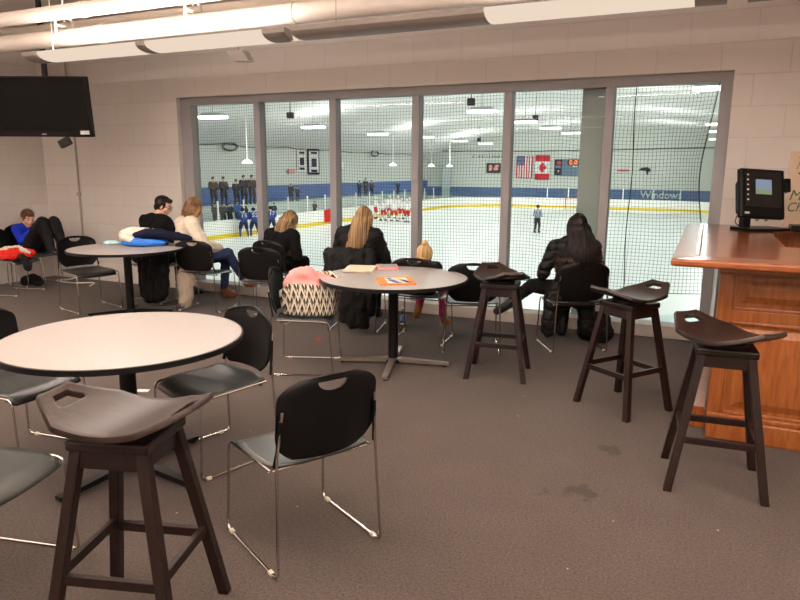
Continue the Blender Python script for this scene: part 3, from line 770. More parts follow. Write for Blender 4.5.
def person(label, loc, rz, J=None, s=1.0, skin='skin', top='black_knit', topd=(.012, 9), quilt=0, bottom='jeans', shoe='black_boot', hair=None, hcol='hair_brown',
           head=(0, 0, 0), group=None, female=True, bulk=1.0, legk=1.0, hands=(.5, .5), glasses=False, tall_boot=False, coat_len=0, hood=None):
    t = thing('person', label, 'person', (*loc, 0), rz, group)
    D = dict(pel=(0, 0, .545), wai=(0, -.03, .68), che=(0, -.02, .85), nec=(0, 0, 1.005), hea=(0, .03, 1.13),
             sl=(-.165, -.02, .945), sr=(.165, -.02, .945), el=(-.215, .05, .70), er=(.215, .05, .70), wl=(-.11, .26, .655), wr=(.11, .26, .655),
             hl=(-.085, .03, .53), hr=(.085, .03, .53), kl=(-.1, .44, .52), kr=(.1, .44, .52), al=(-.1, .42, .10), ar=(.1, .42, .10), tl=(-.115, .57, .035), tr=(.115, .57, .035))
    if J: D.update(J)
    P = {k: V(v) * (1 if k in ('x',) else 1) for k, v in D.items()}
    H = rotm(*head); hc = P['hea']
    # skin body, one surface
    b = B()
    hp = lambda x, y, z: hc + H @ V((x * s, y * s, z * s))
    b.sph(hp(0, -.012, .025), (.074 * s, .094 * s, .088 * s), H, 20, 14)
    b.sph(hp(0, .018, -.03), (.060 * s, .070 * s, .076 * s), H, 20, 14)
    b.sph(hp(0, .06, -.085), (.030 * s, .026 * s, .024 * s), H)
    b.blob([(*hp(0, .082, .012), .009 * s), (*hp(0, .102, -.022), .0135 * s)])
    b.blob([(*hp(-.05, .066, .028), .011 * s), (*hp(.05, .066, .028), .011 * s)])
    b.blob([(*hp(-.022, .078, -.058), .009 * s), (*hp(.022, .078, -.058), .009 * s)])
    for q in (-1, 1):
        b.sph(hp(q * .076, -.004, -.005), (.010 * s, .021 * s, .033 * s), H @ rotm(q * -.4)); b.sph(hp(q * .052, .05, -.028), (.022 * s, .024 * s, .026 * s), H)
    b.blob([(*P['nec'], .056 * s), (*hp(0, -.02, -.06), .052 * s)])
    b.blob([(*(P['nec'] - V((0, 0, .02)) * s), .06 * s), (*P['che'], .085 * s), (*P['wai'], .08 * s), (*P['pel'], .09 * s)])
    for a, e, w in (('sl', 'el', 'wl'), ('sr', 'er', 'wr')):
        b.blob([(*P[a], .045 * s), (*P[e], .036 * s), (*P[w], .026 * s)])
    for h, k, a, f in (('hl', 'kl', 'al', 'tl'), ('hr', 'kr', 'ar', 'tr')):
        b.blob([(*P[h], .075 * s), (*P[k], .05 * s), (*P[a], .036 * s), (*P[f], .03 * s)])
    for n, (e, w, q) in enumerate((('el', 'wl', 1), ('er', 'wr', -1))):
        d = P[w] - P[e]; nr = V((q * .55, 0, -.8))
        for c in hand_chains(P[w], d, nr, q, s, hands[n]): b.blob(c)
    body = remesh(b.build('body', M[skin]), .0062, 3, .5); body.parent = t
    # face details
    for q in (-1, 1):
        b = B(); b.sph(hp(q * .031, .0715, .008), (.0135 * s, .010 * s, .0095 * s), H); e = b.build('eye', M['eye_white'], body)
        b = B(); b.sph(hp(q * .031, .0795, .006), (.0065 * s, .004 * s, .0065 * s), H); b.build('iris', M['iris'], body)
        b = B(); b.tube([hp(q * .014, .083, .028), hp(q * .031, .083, .033), hp(q * .049, .071, .028)], .0042 * s, 6); b.build('eyebrow', M[hcol], body)
    b = B(); b.sph(hp(0, .084, -.056), (.021 * s, .007 * s, .0065 * s), H); b.build('mouth', M['lip'], body)
    if glasses:
        b = B()
        for q in (-1, 1):
            b.tube([hp(q * .031 + .024 * math.cos(a), .094, .004 + .019 * math.sin(a)) for a in (k * PI / 6 for k in range(13))], .0022, 5)
            b.tube([hp(q * .055, .092, .008), hp(q * .078, .02, .012)], .0022, 5)
        b.build('glasses', M['dark'], t)
    # trousers
    b = B(); g = bulk
    b.blob([(*P['pel'].lerp(P['wai'], .25), .108 * s), (*P['pel'], .118 * s)]); b.blob([(*(P['pel'] + V((-.05, 0, 0)) * s), .105 * s), (*(P['pel'] + V((.05, 0, 0)) * s), .105 * s)])
    for h, k, a in (('hl', 'kl', 'al'), ('hr', 'kr', 'ar')):
        mid = P[k].lerp(P[a], .35)
        b.blob([(*P[h], .092 * s * legk), (*P[k], .066 * s * legk), (*mid, .06 * s * legk), (*P[k].lerp(P[a], .96), .047 * s * legk)])
    remesh(b.build('trousers', M[bottom]), .011, 4, .5, .010, 10).parent = t
    for a, f, k in (('al', 'tl', 'kl'), ('ar', 'tr', 'kr')):
        b = B(); up = P[a].lerp(P[k], .38 if tall_boot else .06)
        heel = P[a] + (P[a] - P[k]).normalized() * .055 * s
        b.blob([(*up, .05 * s), (*P[a], .047 * s), (*heel, .036 * s)]); b.blob([(*heel, .034 * s), (*(heel.lerp(P[f], .55)), .042 * s), (*P[f], .034 * s)])
        b.blob([(*P[a], .045 * s), (*(heel.lerp(P[f], .5)), .042 * s)]); b.blob([(*P[a], .045 * s), (*P[f], .038 * s)])
        remesh(b.build('shoe', M[shoe]), .009, 3).parent = t
    # top
    b = B(); wd = (.075 if female else .09) * s
    for q in (-1, 1):
        b.blob([(*(P['nec'] + V((q * .045, -.01, -.045)) * s), .055 * s * g), (*(P['che'] + V((q * wd / s, 0, 0)) * s), .092 * s * g), (*(P['wai'] + V((q * .07, 0, 0)) * s), .090 * s * g), (*(P['pel'] + V((q * .075, -.01, .0 - coat_len * .1)) * s), .098 * s * g)])
    b.blob([(*(P['nec'] + V((0, -.005, -.03)) * s), .068 * s * g), (*P['che'], .112 * s * g), (*P['wai'], .108 * s * g), (*P['pel'], .115 * s * g)])
    for q, a in ((-1, 'sl'), (1, 'sr')):
        b.blob([(*P[a], .064 * s * g), (*P[a].lerp(P['nec'] + V((0, -.01, 0)) * s, .6), .062 * s * g), (*(P['nec'] + V((0, -.005, -.02)) * s), .064 * s * g)])
        b.blob([(*P[a], .064 * s * g), (*(P['che'] + V((q * wd / s, 0, .02)) * s), .09 * s * g)])
    for a, e, w in (('sl', 'el', 'wl'), ('sr', 'er', 'wr')):
        b.blob([(*P[a], .068 * s * g), (*P[e], .057 * s * g), (*P[e].lerp(P[w], .93), .041 * s * g)])
    if coat_len:
        for q in (-1, 1):
            b.blob([(*(P['pel'] + V((q * .09, .0, .0)) * s), .10 * s * g), (*(P['pel'] + V((q * .15, .05, -.1)) * s), .085 * s * g), (*(P['pel'] + V((q * .18, .04, -.38 * coat_len)) * s), .075 * s * g)])
    remesh(b.build('top', M[top]), .010, 5, .5, topd[0], topd[1], quilt).parent = t
    # hair
    if hair: hair(t, P, hp, H, s, M[hcol])
    if hood: hood(t, P, hp, H, s)
    return t

def strands(name, m, par, roots, fall, n, r=.0035, seed=1):
    rnd = random.Random(seed); b = B()
    for k in range(n):
        pts = fall(rnd); b.tube(pts, [r * (1 if i < len(pts) - 2 else .6 if i < len(pts) - 1 else .15) for i in range(len(pts))], 4, caps=False)
    return b.build(name, m, par, auto=0)

def cap(b, hp, s, low=-.02, gx=.084, back=.0):
    b.sph(hp(0, -.020, .032), (gx * s, .098 * s, .094 * s), None, 20, 14)
def hair_short(fringe=.05, side=-.01):
    def f(t, P, hp, H, s, m):
        b = B(); cap(b, hp, s)
        b.sph(hp(0, -.058, -.015), (.068 * s, .05 * s, .065 * s), H)
        for q in (-1, 1): b.sph(hp(q * .066, -.015, .02), (.018 * s, .04 * s, .045 * s), H)
        b.sph(hp(0, .045, .085), (.06 * s, .045 * s, .03 * s), H)
        o = remesh(b.build('hair', m), .008, 2, .5, .006, 40); o.parent = t
        def fall(r):
            a = r.uniform(-PI, PI); e = r.uniform(.15, 1.25)
            x, y, z = math.cos(a) * math.sin(e), math.sin(a) * math.sin(e), math.cos(e)
            if y > .5 and z < .55: y = -y
            p0 = hp(x * .078, y * .094 - .018, z * .092 + .036); k = 1.13
            return [p0, hp(x * .086, y * .1 - .018, z * .1 + .03), hp(x * .088 * k, y * .1 * k - .012, z * .092 * k - .004)]
        strands('hair_strand_tufts', m, o, None, fall, 240, .0045 * s, 3)
    return f
def hair_long(length=.42, side=0, width=.085, bump=.0, updo=False, back=0, seed=5, spread=.02):
    """crown plus a long fall of hair down the back (world down)"""
    def f(t, P, hp, H, s, m):
        b = B(); cap(b, hp, s, gx=.088); n = 7
        base = hp(0, -.062, .0)
        def down(u, v):       # u across, v along the fall
            wv = (.078 + (width * 1.18 - .078) * min(1, v * 1.25) ** .8) * s
            y = -.055 - (.055 + back) * min(1, v * 2.2) - .02 * math.sin(v * PI)
            return base + V((u * wv + side * v * s, y * s * (1 - .35 * u * u) + .03 * abs(u), -length * v * s))
        for u in (-.85, -.45, 0, .45, .85):
            b.blob([(*down(u, v), (.036 - .012 * v) * s) for v in (k / 6 for k in range(7))])
        for q in (-1, 1): b.blob([(*hp(q * .074, -.012, .03), .024 * s), (*hp(q * .078, -.02, -.05), .024 * s), (*down(q * .8, .35), .022 * s)])
        o = remesh(b.build('hair', m), .011, 5, .5, .003, 30); o.parent = t
        def fall(r):
            u = max(-1.05, min(1.05, r.gauss(0, .55))); e = r.uniform(0, 1)
            L = r.uniform(.72, 1.1); j = r.uniform(-spread, spread); pts = []
            for a in (8 + 22 * e, 45, 75, 100):
                a = math.radians(a); dv = V((.85 * u * (.25 + .75 * math.sin(a)), -math.sin(a), math.cos(a))).normalized()
                pts.append(hp(dv.x * .093, dv.y * .104 - .02, dv.z * .100 + .032))
            for k in range(1, 7):
                v = L * k / 6; p = down(u, v); pts.append(p + V((j * v, -.052 * s * (1 - .3 * v) - .006 * e, 0)))
            return pts
        strands('hair_strands', m, o, None, fall, 420, .0034 * s, seed)
    return f
def hair_updo(t, P, hp, H, s, m):
    b = B(); cap(b, hp, s, gx=.09)
    b.sph(hp(0, -.05, -.03), (.085 * s, .075 * s, .085 * s), H); b.sph(hp(.0, -.105, .05), (.03 * s, .028 * s, .045 * s), H)
    for q in (-1, 1): b.blob([(*hp(q * .078, .0, .03), .026 * s), (*hp(q * .085, -.01, -.06), .03 * s), (*hp(q * .07, -.04, -.11), .028 * s)])
    b.sph(hp(0, -.06, -.105), (.075 * s, .05 * s, .03 * s), H)
    o = remesh(b.build('hair', m), .009, 3, .5, .008, 34); o.parent = t
    def fall(r):
        a = r.uniform(-1.1, 1.1); sx = math.sin(a); e = r.random()
        pts = []
        for th in (12 + 10 * e, 40, 70, 100):
            th = math.radians(th); dv = V((.9 * sx * (.2 + .8 * math.sin(th)), -math.sin(th), math.cos(th))).normalized(); pts.append(hp(dv.x * .097, dv.y * .108 - .02, dv.z * .102 + .032))
        return pts + [hp(sx * .098, -.136 + .03 * abs(sx), -.05), hp(sx * .095, -.105, -.12 + .03 * r.random())]
    strands('hair_strands', m, o, None, fall, 150, .004 * s, 9)
def hair_bun(t, P, hp, H, s, m):
    b = B(); cap(b, hp, s, gx=.086); b.sph(hp(0, -.045, -.03), (.076 * s, .066 * s, .075 * s), H); b.sph(hp(0, -.045, .140), (.042 * s, .042 * s, .036 * s), H)
    o = remesh(b.build('hair', m), .009, 2, .5, .006, 34); o.parent = t
    def fall(r):
        a = r.uniform(-PI, PI); x, y = math.cos(a), math.sin(a)
        return [hp(.091 * math.sin(q) * x, .103 * math.sin(q) * y - .022, .099 * math.cos(q) + .032) for q in (.45, .8, 1.15, 1.5)] + [hp(x * .088, min(y, .3) * .108 - .02, -.03), hp(x * .07, min(y, 0) * .11 - .02, -.09)]
    strands('hair_strands', m, o, None, fall, 130, .0042 * s, 4)
    b = B(); b.tube([hp(.043 * math.cos(a), -.042 + .043 * math.sin(a), .116) for a in (k * PI / 8 for k in range(17))], .007 * s, 6); b.build('hair_tie', M['hair_blonde'], o)

# man in black, head turned to the right (towards the ice)
person('man in a black sweater with short dark hair and glasses, looking down at the left', (-6.05, 6.02), ang(.12, .99),
       J=dict(nec=(.02, .06, 1.02), hea=(.06, .12, 1.14), che=(0, .02, .86), sl=(-.2, .04, .96), sr=(.2, .04, .96), el=(-.25, .12, .71), er=(.25, .12, .71)),
       top='black_knit', bottom='black_knit', female=False, bulk=1.12, hair=hair_short(), hcol='hair_man', head=(-.95, -.35, 0), glasses=True)
person('woman in a cream sweater and jeans with pinned up light brown hair', (-5.50, 6.02), ang(.5, .86),
       J=dict(nec=(.03, .04, 1.01), hea=(.02, .08, 1.13), che=(.01, .0, .86), kl=(-.02, .44, .54), kr=(.17, .40, .60), al=(-.06, .42, .11), ar=(.16, .60, .25), tl=(-.08, .56, .04), tr=(.2, .72, .2), el=(-.24, .06, .72), er=(.26, .08, .72), wl=(-.1, .3, .66), wr=(.12, .32, .66)),
       top='cream', bottom='jeans', shoe='brown_boot', bulk=1.4, hair=hair_updo, hcol='hair_dirty', head=(.35, -.3, 0))
person('woman in black with long blonde hair bending forward beside an empty chair', (-4.44, 6.20), ang(.1, 1),
       J=dict(wai=(0, .0, .66), che=(.0, .10, .78), nec=(0, .2, .89), hea=(.02, .29, .985), sl=(-.18, .16, .85), sr=(.18, .16, .85), el=(-.24, .16, .62), er=(.25, .12, .62), wl=(-.1, .36, .58), wr=(.09, .30, .60), tl=(-.12, .5, .035), tr=(.12, .5, .035), al=(-.1, .36, .1), ar=(.1, .36, .1)),
       top='black_knit', bottom='black_knit', shoe='brown_boot', hair=hair_long(.42, -.03, .115, seed=11, spread=.05), hcol='hair_blonde', head=(-.1, -.6, .12), bulk=1.05)
person('woman in a black hooded coat with long honey blonde hair, seen from behind', (-3.18, 5.92), ang(-.25, .97),
       J=dict(hea=(.04, .05, 1.10), nec=(.01, .02, .99), kl=(-.1, .40, .5), kr=(.1, .40, .5), al=(-.1, .36, .1), ar=(.1, .36, .1), tl=(-.11, .48, .035), tr=(.11, .48, .035), el=(-.25, .08, .68), er=(.25, .08, .68)),
       top='black_coat', topd=(.022, 12), bottom='black_knit', hair=hair_long(.50, -.09, .085, seed=21, spread=.025), hcol='hair_blonde', head=(.0, -.12, .08), bulk=1.25)
person('small child with a golden hair bun, pink leggings and tan boots', (-2.385, 5.72), ang(-.1, 1), s=.82,
       J=dict(pel=(0, 0, .53), wai=(0, -.02, .60), che=(0, 0, .67), nec=(0, .02, .715), hea=(.0, .035, .80), sl=(-.125, 0, .705), sr=(.125, 0, .705), el=(-.15, .06, .58), er=(.15, .06, .58), wl=(-.07, .2, .56), wr=(.07, .2, .56),
              hl=(-.06, .03, .51), hr=(.06, .03, .51), kl=(-.08, .29, .50), kr=(.10, .29, .50), al=(-.15, .31, .19), ar=(.12, .31, .15), tl=(-.2, .41, .12), tr=(.14, .42, .08)),
       top='black_coat', bottom='pink_pants', shoe='tan_boot', hair=hair_bun, hcol='hair_gold', head=(0, -.15, 0), tall_boot=True)
def fur_hood(t, P, hp, H, s):
    b = B(); c = P['nec'] + V((0, -.085, -.135))
    ring = [c + V((.165 * math.cos(a), .08 * math.sin(a) - .03, .02 * math.sin(a) - .03)) for a in (PI + k * PI / 8 for k in range(9))]
    b.blob([(*p, .05) for p in ring]); b.blob([(*(p + V((0, -.005, -.05))), .045) for p in ring[1:-1]])
    o = remesh(b.build('fur_hood', M['fur_dark']), .012, 2, .5, .01, 30); o.parent = t
    me = o.data; rnd = random.Random(3); b = B()
    for k in range(900):
        v = rnd.choice(me.vertices); d = (v.normal + V((rnd.uniform(-.6, .6), rnd.uniform(-.6, .6), rnd.uniform(-1.0, .2)))).normalized()
        b.tube([v.co, v.co + d * .022, v.co + d * .035 + V((0, 0, -.014))], [.0026, .002, .0004], 3, caps=False)
    b.build('fur_tufts', M['fur_dark'], o, auto=0)
person('woman in a black puffer coat with long dark brown hair and a fur hood', (-1.06, 6.06), ang(-.5, .86),
       J=dict(hea=(.02, .02, 1.09), nec=(0, .0, .985), che=(0, -.02, .84), sl=(-.18, -.02, .92), sr=(.18, -.02, .92), el=(-.26, .04, .69), er=(.22, .06, .70), wl=(-.2, .26, .62), wr=(.1, .28, .64),
              kl=(-.30, .26, .53), kr=(.10, .40, .5), al=(-.50, .30, .34), ar=(.06, .34, .1), tl=(-.60, .36, .26), tr=(.05, .46, .035)),
       top='quilt', topd=(.02, 10), quilt=.004, bottom='black_knit', shoe='black_boot', hair=hair_long(.43, .0, .135, seed=31, spread=.04, back=.045), hcol='hair_dark', head=(0, -.1, 0), bulk=1.08, coat_len=1.0, hood=fur_hood, tall_boot=True)
person('boy in a blue hoodie and black trousers curled up on a chair in the corner', (-8.40, 6.16), ang(.98, -.1), s=.98,
       J=dict(pel=(0, -.04, .53), wai=(0, -.13, .62), che=(0, -.17, .70), nec=(0, -.13, .80), hea=(.0, -.075, .905), sl=(-.135, -.15, .76), sr=(.135, -.15, .76), el=(-.17, .02, .62), er=(.17, .02, .62), wl=(-.05, .08, .73), wr=(.06, .07, .75),
              hl=(-.07, .02, .52), hr=(.07, .02, .52), kl=(-.075, .40, .87), kr=(.075, .38, .87), al=(-.08, .54, .54), ar=(.08, .52, .54), tl=(-.08, .66, .485), tr=(.085, .64, .485)),
       top='royal', legk=1.3, bottom='black_coat', shoe='black_boot', hair=hair_short(), hcol='hair_boy', head=(-.15, -.4, 0), hands=(.9, .9), bulk=1.0)

# ------------------------------------------------------------------ loose things in the lounge
def soft(name, label, cat, chains, m, loc=(0, 0, 0), vox=.012, disp=.014, ds=9, it=3, quilt=0, tgt=None, rz=0):
    b = B()
    for c in chains: b.blob(c)
    o = remesh(b.build(name, m), vox, it, .5, disp, ds, quilt); o.location = loc; o.rotation_euler = (0, 0, rz)
    return tag(o, label, cat)
# coat pile on the far left table
za = .742
ra = math.radians(24)
soft('folded_jacket', 'bright blue jacket at the bottom of the coat pile on the far left table', 'jacket', [[(-.26, -.05, .045, .043), (-.1, -.1, .05, .048), (.06, -.08, .045, .043), (.16, -.02, .035, .034)], [(-.24, .05, .045, .043), (0, .05, .05, .048), (.15, .06, .045, .04)]], M['blue_nylon'], (-5.62, 5.52, za), rz=ra)
soft('fleece_blanket', 'white fleece bundle on the left side of the coat pile', 'blanket', [[(-.28, 0, .13, .055), (-.2, .02, .15, .062), (-.1, .04, .155, .055), (.05, .06, .15, .04)], [(-.26, -.07, .10, .05), (-.17, -.09, .085, .045), (-.13, -.10, .06, .03)]], M['white_fleece'], (-5.62, 5.52, za), rz=ra, disp=.018)
soft('navy_coat', 'dark navy coat on top of the pile trailing off to the right', 'coat', [[(-.12, -.05, .12, .045), (0, -.03, .14, .06), (.15, 0, .13, .058), (.3, .05, .10, .05), (.42, .1, .07, .04)], [(-.08, .06, .12, .05), (.1, .08, .13, .055), (.28, .12, .10, .05)]], M['navy_cloth'], (-5.62, 5.52, za), rz=ra, disp=.016)
soft('crumpled_cloth', 'crumpled pale aqua cloth on the far left table', 'cloth', [[(-.09, 0, .015, .014), (-.03, .02, .028, .024), (.03, .0, .026, .022), (.09, .03, .014, .013)], [(-.05, -.04, .012, .012), (.02, -.03, .022, .02), (.07, -.02, .016, .015)]], M['tissue'], (-6.08, 5.42, .742), vox=.006, disp=.014, ds=26, rz=.4)
soft('draped_coat', 'black coat hanging over the chair of the man by the window', 'coat', [[(-.2, 0, .80, .055), (0, .0, .82, .06), (.2, 0, .80, .055)], [(-.20, -.05, .78, .07), (-.21, -.07, .45, .08), (-.19, -.08, .14, .07)], [(-.08, -.06, .78, .08), (-.08, -.08, .4, .09), (-.07, -.09, .12, .085)], [(.04, -.06, .78, .08), (.05, -.08, .4, .09), (.05, -.09, .13, .085)], [(.15, -.06, .78, .08), (.16, -.08, .4, .085), (.16, -.09, .16, .08)], [(.22, -.05, .78, .06), (.24, -.07, .45, .07), (.23, -.08, .2, .06)]], M['black_coat'], (-5.74, 5.76, 0), rz=ang(.3, .95), disp=.02)
fw = soft('fur_scarf', 'shaggy cream fur hanging below the cream sweater woman', 'scarf', [[(0, 0, .46, .045), (-.02, 0, .35, .055), (.01, 0, .22, .06), (-.01, 0, .12, .05)], [(.06, .02, .44, .04), (.05, 0, .34, .045)]], M['fur_white'], (-5.30, 5.70, 0), disp=.02, ds=24, rz=.3)
_r = random.Random(8); b = B(); me = fw.data
for k in range(1500):
    v = _r.choice(me.vertices); d = (v.normal + V((_r.uniform(-.5, .5), _r.uniform(-.5, .5), _r.uniform(-1.0, .0)))).normalized()
    b.tube([v.co, v.co + d * .02, v.co + d * .034 + V((0, 0, -.014))], [.003, .0022, .0005], 3, caps=False)
b.build('fur_tufts', M['fur_white'], fw, auto=0)
soft('hanging_coat', 'black coat laid over the chair back of the long haired woman, hem near the floor', 'coat', [[(-.22, -.30, .80, .05), (0, -.33, .81, .05), (.2, -.30, .80, .05)], [(-.19, -.33, .76, .065), (-.19, -.34, .5, .07), (-.16, -.32, .3, .065)], [(-.09, -.34, .77, .07), (-.07, -.34, .45, .08), (-.04, -.33, .18, .075)], [(.02, -.35, .77, .07), (.02, -.35, .42, .08), (.04, -.33, .13, .08)], [(.12, -.34, .77, .07), (.12, -.34, .4, .08), (.13, -.33, .13, .075)], [(.2, -.33, .76, .06), (.21, -.34, .5, .065), (.21, -.32, .24, .06)]], M['black_coat'], (-3.17, 5.86, 0), rz=ang(-.25, .97), disp=.03, ds=11)
rk = soft('backpack', 'black backpack on the floor under the dark haired woman', 'backpack', [[(-.08, 0, .10, .095), (.08, 0, .10, .095)], [(-.06, 0, .22, .08), (.06, 0, .22, .08)], [(0, -.06, .12, .08)]], M['black_coat'], (-.86, 6.3, 0), disp=.015)
# jacket in red and white on the left chair
t = thing('red_jacket', 'red and white jacket with a dark lining lying on the left chair', 'jacket', (-7.97, 5.56, .455), ang(.97, .25) + PI / 2)
b = B()
for c in ([(-.22, -.06, .05, .05), (-.05, -.08, .07, .06), (.12, -.06, .075, .06), (.24, -.03, .06, .05)], [(-.2, .06, .05, .05), (0, .06, .08, .055), (.2, .06, .07, .055)], [(.0, -.16, .04, .05), (.14, -.15, .05, .05)]): b.blob(c)
remesh(b.build('body_cloth', M['red_cloth']), .011, 3, .5, .02, 11).parent = t
b = B(); b.blob([(-.3, .03, .05, .03), (-.16, .04, .115, .026), (.0, .08, .13, .026)]); b.blob([(.12, -.02, .13, .028), (.2, -.08, .115, .028), (.26, -.05, .09, .026)]); b.blob([(-.12, -.07, .115, .02), (-.02, -.10, .125, .02)])
remesh(b.build('white_sleeve', M['white_fleece']), .009, 3, .5, .02, 16).parent = t
b = B(); b.blob([(.2, -.12, .03, .05), (.26, -.1, -.02, .055), (.28, -.12, -.10, .05)]); remesh(b.build('dark_lining', M['black_coat']), .01, 3, .5, .014, 12).parent = t
soft('dark_red_coat', 'dark coat with a red edge on the floor under the corner chair', 'coat', [[(-.14, 0, .07, .07), (.0, .02, .1, .08), (.14, 0, .07, .06)]], M['black_coat'], (-8.25, 5.98, 0), disp=.02)

# zigzag tote bag with pink fleece
t = thing('tote_bag', 'large zigzag woven tote bag on the chair left of the middle table', 'bag', (-2.84, 4.45, .445), math.radians(22))
b = B(); rows = []
def bagring(z, k):
    W = (.215 + .05 * k - .03 * k * k); Dp = (.13 + .02 * math.sin(k * PI) - .02 * k)
    out = []
    for i in range(40):
        a = 2 * PI * i / 40; cx, cy = math.cos(a), math.sin(a)
        x = W * math.copysign(abs(cx) ** .6, cx); y = Dp * math.copysign(abs(cy) ** .6, cy)
        sag = .025 * math.sin(a * 3 + 1) * k + (.03 * cx * k)
        out.append(V((x + .012 * math.sin(7 * a) * k, y + .01 * math.sin(5 * a) * k, z + sag)))
    return out
prof = [(0, 0), (.02, .05), (.09, .3), (.16, .6), (.22, .85), (.255, 1.0)]
rows = [[b.b.verts.new(p) for p in bagring(z, k)] for z, k in prof]
for i in range(len(rows) - 1):
    for k in range(40): b.b.faces.new((rows[i][k], rows[i][(k + 1) % 40], rows[i + 1][(k + 1) % 40], rows[i + 1][k]))
b.b.faces.new(rows[0][::-1])
o = b.build('bag_body', M['ikat'], t); md = o.modifiers.new('s', 'SOLIDIFY'); md.thickness = .012; md2 = o.modifiers.new('u', 'SUBSURF'); md2.levels = 1; md2.render_levels = 1; bake(o)
b = B(); b.tube(fillet([(.05, .12, .2), (.10, .1, .33), (.22, .04, .31), (.24, -.04, .2)], .08), .022, 8); b.tube(fillet([(-.02, .1, .22), (.06, .12, .34), (.15, .1, .28), (.12, .02, .25)], .08), .02, 8); b.build('handle', M['ikat'], t)
pf = soft('pink_fleece', 'pink fleece bundled into the top of the zigzag tote bag', 'clothing', [[(-.16, -.02, .25, .06), (-.1, .0, .32, .065), (-.02, .0, .33, .06), (.04, -.02, .27, .05)], [(-.14, .06, .24, .06), (.0, .05, .28, .07), (.12, .03, .27, .05), (.18, .0, .27, .035)], [(-.1, -.05, .22, .06), (.06, -.04, .22, .06)]], M['pink_cloth'], (-2.84, 4.45, .445), disp=.02, ds=12, rz=math.radians(22))

# papers on the middle table
t = thing('paper_stack', 'cream stack of papers on the middle table', 'papers', (-2.68, 5.0, .7408), math.radians(20))
rnd = random.Random(2)
for k in range(4):
    b = B(); b.box((rnd.uniform(-.008, .008), rnd.uniform(-.01, .01), .003 + k * .0045), (.25, .34, .0042), Matrix.Rotation(rnd.uniform(-.05, .05), 3, 'Z')); b.build('sheet', M['paper'], t, smooth=False)
t = thing('pink_tablet_case', 'pink cased tablet lying on the middle table beside the papers', 'tablet', (-2.52, 5.21, .7408), math.radians(30))
b = B(); b.box((0, 0, .010), (.19, .25, .020), bev=.006); b.build('case', M['pink_case'], t, smooth=False)
b = B(); b.box((0, 0, .021), (.15, .205, .003)); b.build('screen', M['grey_page'], t, smooth=False)
t = thing('magazine', 'orange bordered magazine with colourful pictures on the middle table', 'magazine', (-2.155, 4.60, .7408), math.radians(33))
b = B(); b.box((0, 0, .006), (.28, .33, .012), bev=.002); b.build('pages', M['orange'], t, smooth=False)
b = B(); b.box((.01, -.02, .0125), (.17, .26, .0015)); b.build('cover_picture', M['cover_white'], t, smooth=False)
for c, d, m in (((-.03, -.05), (.05, .12), 'cover_blue'), ((.03, .03), (.045, .12), 'cover_yellow'), ((.06, -.06), (.04, .14), 'cover_dark'), ((-.05, .06), (.03, .06), 'cover_dark'), ((.0, -.12), (.05, .03), 'cover_blue')):
    b = B(); b.box((c[0] + .01, c[1] - .01, .0135), (d[0], d[1], .001), Matrix.Rotation(.3, 3, 'Z')); b.build('cover_patch', M[m], t, smooth=False)
# bottle on the floor
t = thing('water_bottle', 'clear plastic bottle on the carpet behind the middle table', 'bottle', (-2.72, 6.0, 0))
b = B(); b.lathe([(.028, 0), (.034, .012), (.034, .06), (.031, .075), (.034, .09), (.034, .14), (.022, .185), (.013, .2), (.013, .215)], 20); b.build('bottle_body', M['bottle'], t)
b = B(); b.lathe([(.0345, .085), (.0345, .14)], 20); b.build('paper_label', M['label_blue'], t)
b = B(); b.lathe([(.030, .004), (.032, .05), (.0, .051)][:2] + [(.001, .05)], 20); b.build('drink', M['drink'], t)
b = B(); b.lathe([(.015, .205), (.015, .225), (.002, .226)], 14); b.build('cap', M['white'], t)
# small litter
b = B(); b.box((0, 0, .004), (.09, .05, .006), bev=.002); o = b.build('paper_scrap', M['white'], smooth=False); o.location = (-3.62, 3.40, 0); o.rotation_euler = (0, 0, .4); tag(o, 'small white paper scrap on the carpet under the nearest round table', 'litter')
b = B(); b.box((0, 0, .005), (.045, .03, .010), bev=.003); o = b.build('red_wrapper', M['red_cloth'], smooth=False); o.location = (-3.25, 5.22, 0); o.rotation_euler = (0, 0, .3); tag(o, 'tiny red wrapper on the carpet under the zigzag bag chair', 'litter')
# ------------------------------------------------------------------ rink hall
ZI = -2.5; RX0, RX1, RY0, RY1, RR = -25.8, 3.5, 8.3, 74.0, 8.5
HX0, HX1, HY0, HY1 = -33.0, 11.0, 7.02, 80.0
b = B(); b.box(((HX0 + HX1) / 2, (HY0 + HY1) / 2, ZI - .1), (HX1 - HX0, HY1 - HY0, .2)); struct(b.build('floor_ice', M['ice'], smooth=False))
b = B(); b.box((HX0 - .1, (HY0 + HY1) / 2, 1), (.2, HY1 - HY0, 7.4)); struct(b.build('wall_rink_left', M['hall_left'], smooth=False))
b = B(); b.box(((HX0 + HX1) / 2, HY1 + .1, 2), (HX1 - HX0 + .4, .2, 9.4)); struct(b.build('wall_rink_far', M['hall_far'], smooth=False))
b = B(); b.box((HX1 + .1, (HY0 + HY1) / 2, 1), (.2, HY1 - HY0, 7.4)); struct(b.build('wall_rink_right', M['hall_white'], smooth=False))
b = B(); b.box((-21.1, HY0, 1), (24.0, .1, 9)); b.box((7.5, HY0, 1), (7.0, .1, 9)); b.box((-3, HY0, 4.6), (15, .1, 2.2)); b.box((-3, HY0, -1.35), (15, .1, 2.5)); struct(b.build('wall_rink_near', M['hall_white'], smooth=False))
b = B(); pr = [(HX0, 3.3), (-29, 4.6), (-23, 5.7), (-17, 6.3), (-11, 6.5), (-5, 6.3), (1, 5.7), (7, 4.6), (HX1, 3.4)]
lo = [[b.b.verts.new((x, y, z)) for x, z in pr] for y in (HY0, HY1)]; hi = [[b.b.verts.new((x, y, z + .15)) for x, z in pr] for y in (HY0, HY1)]
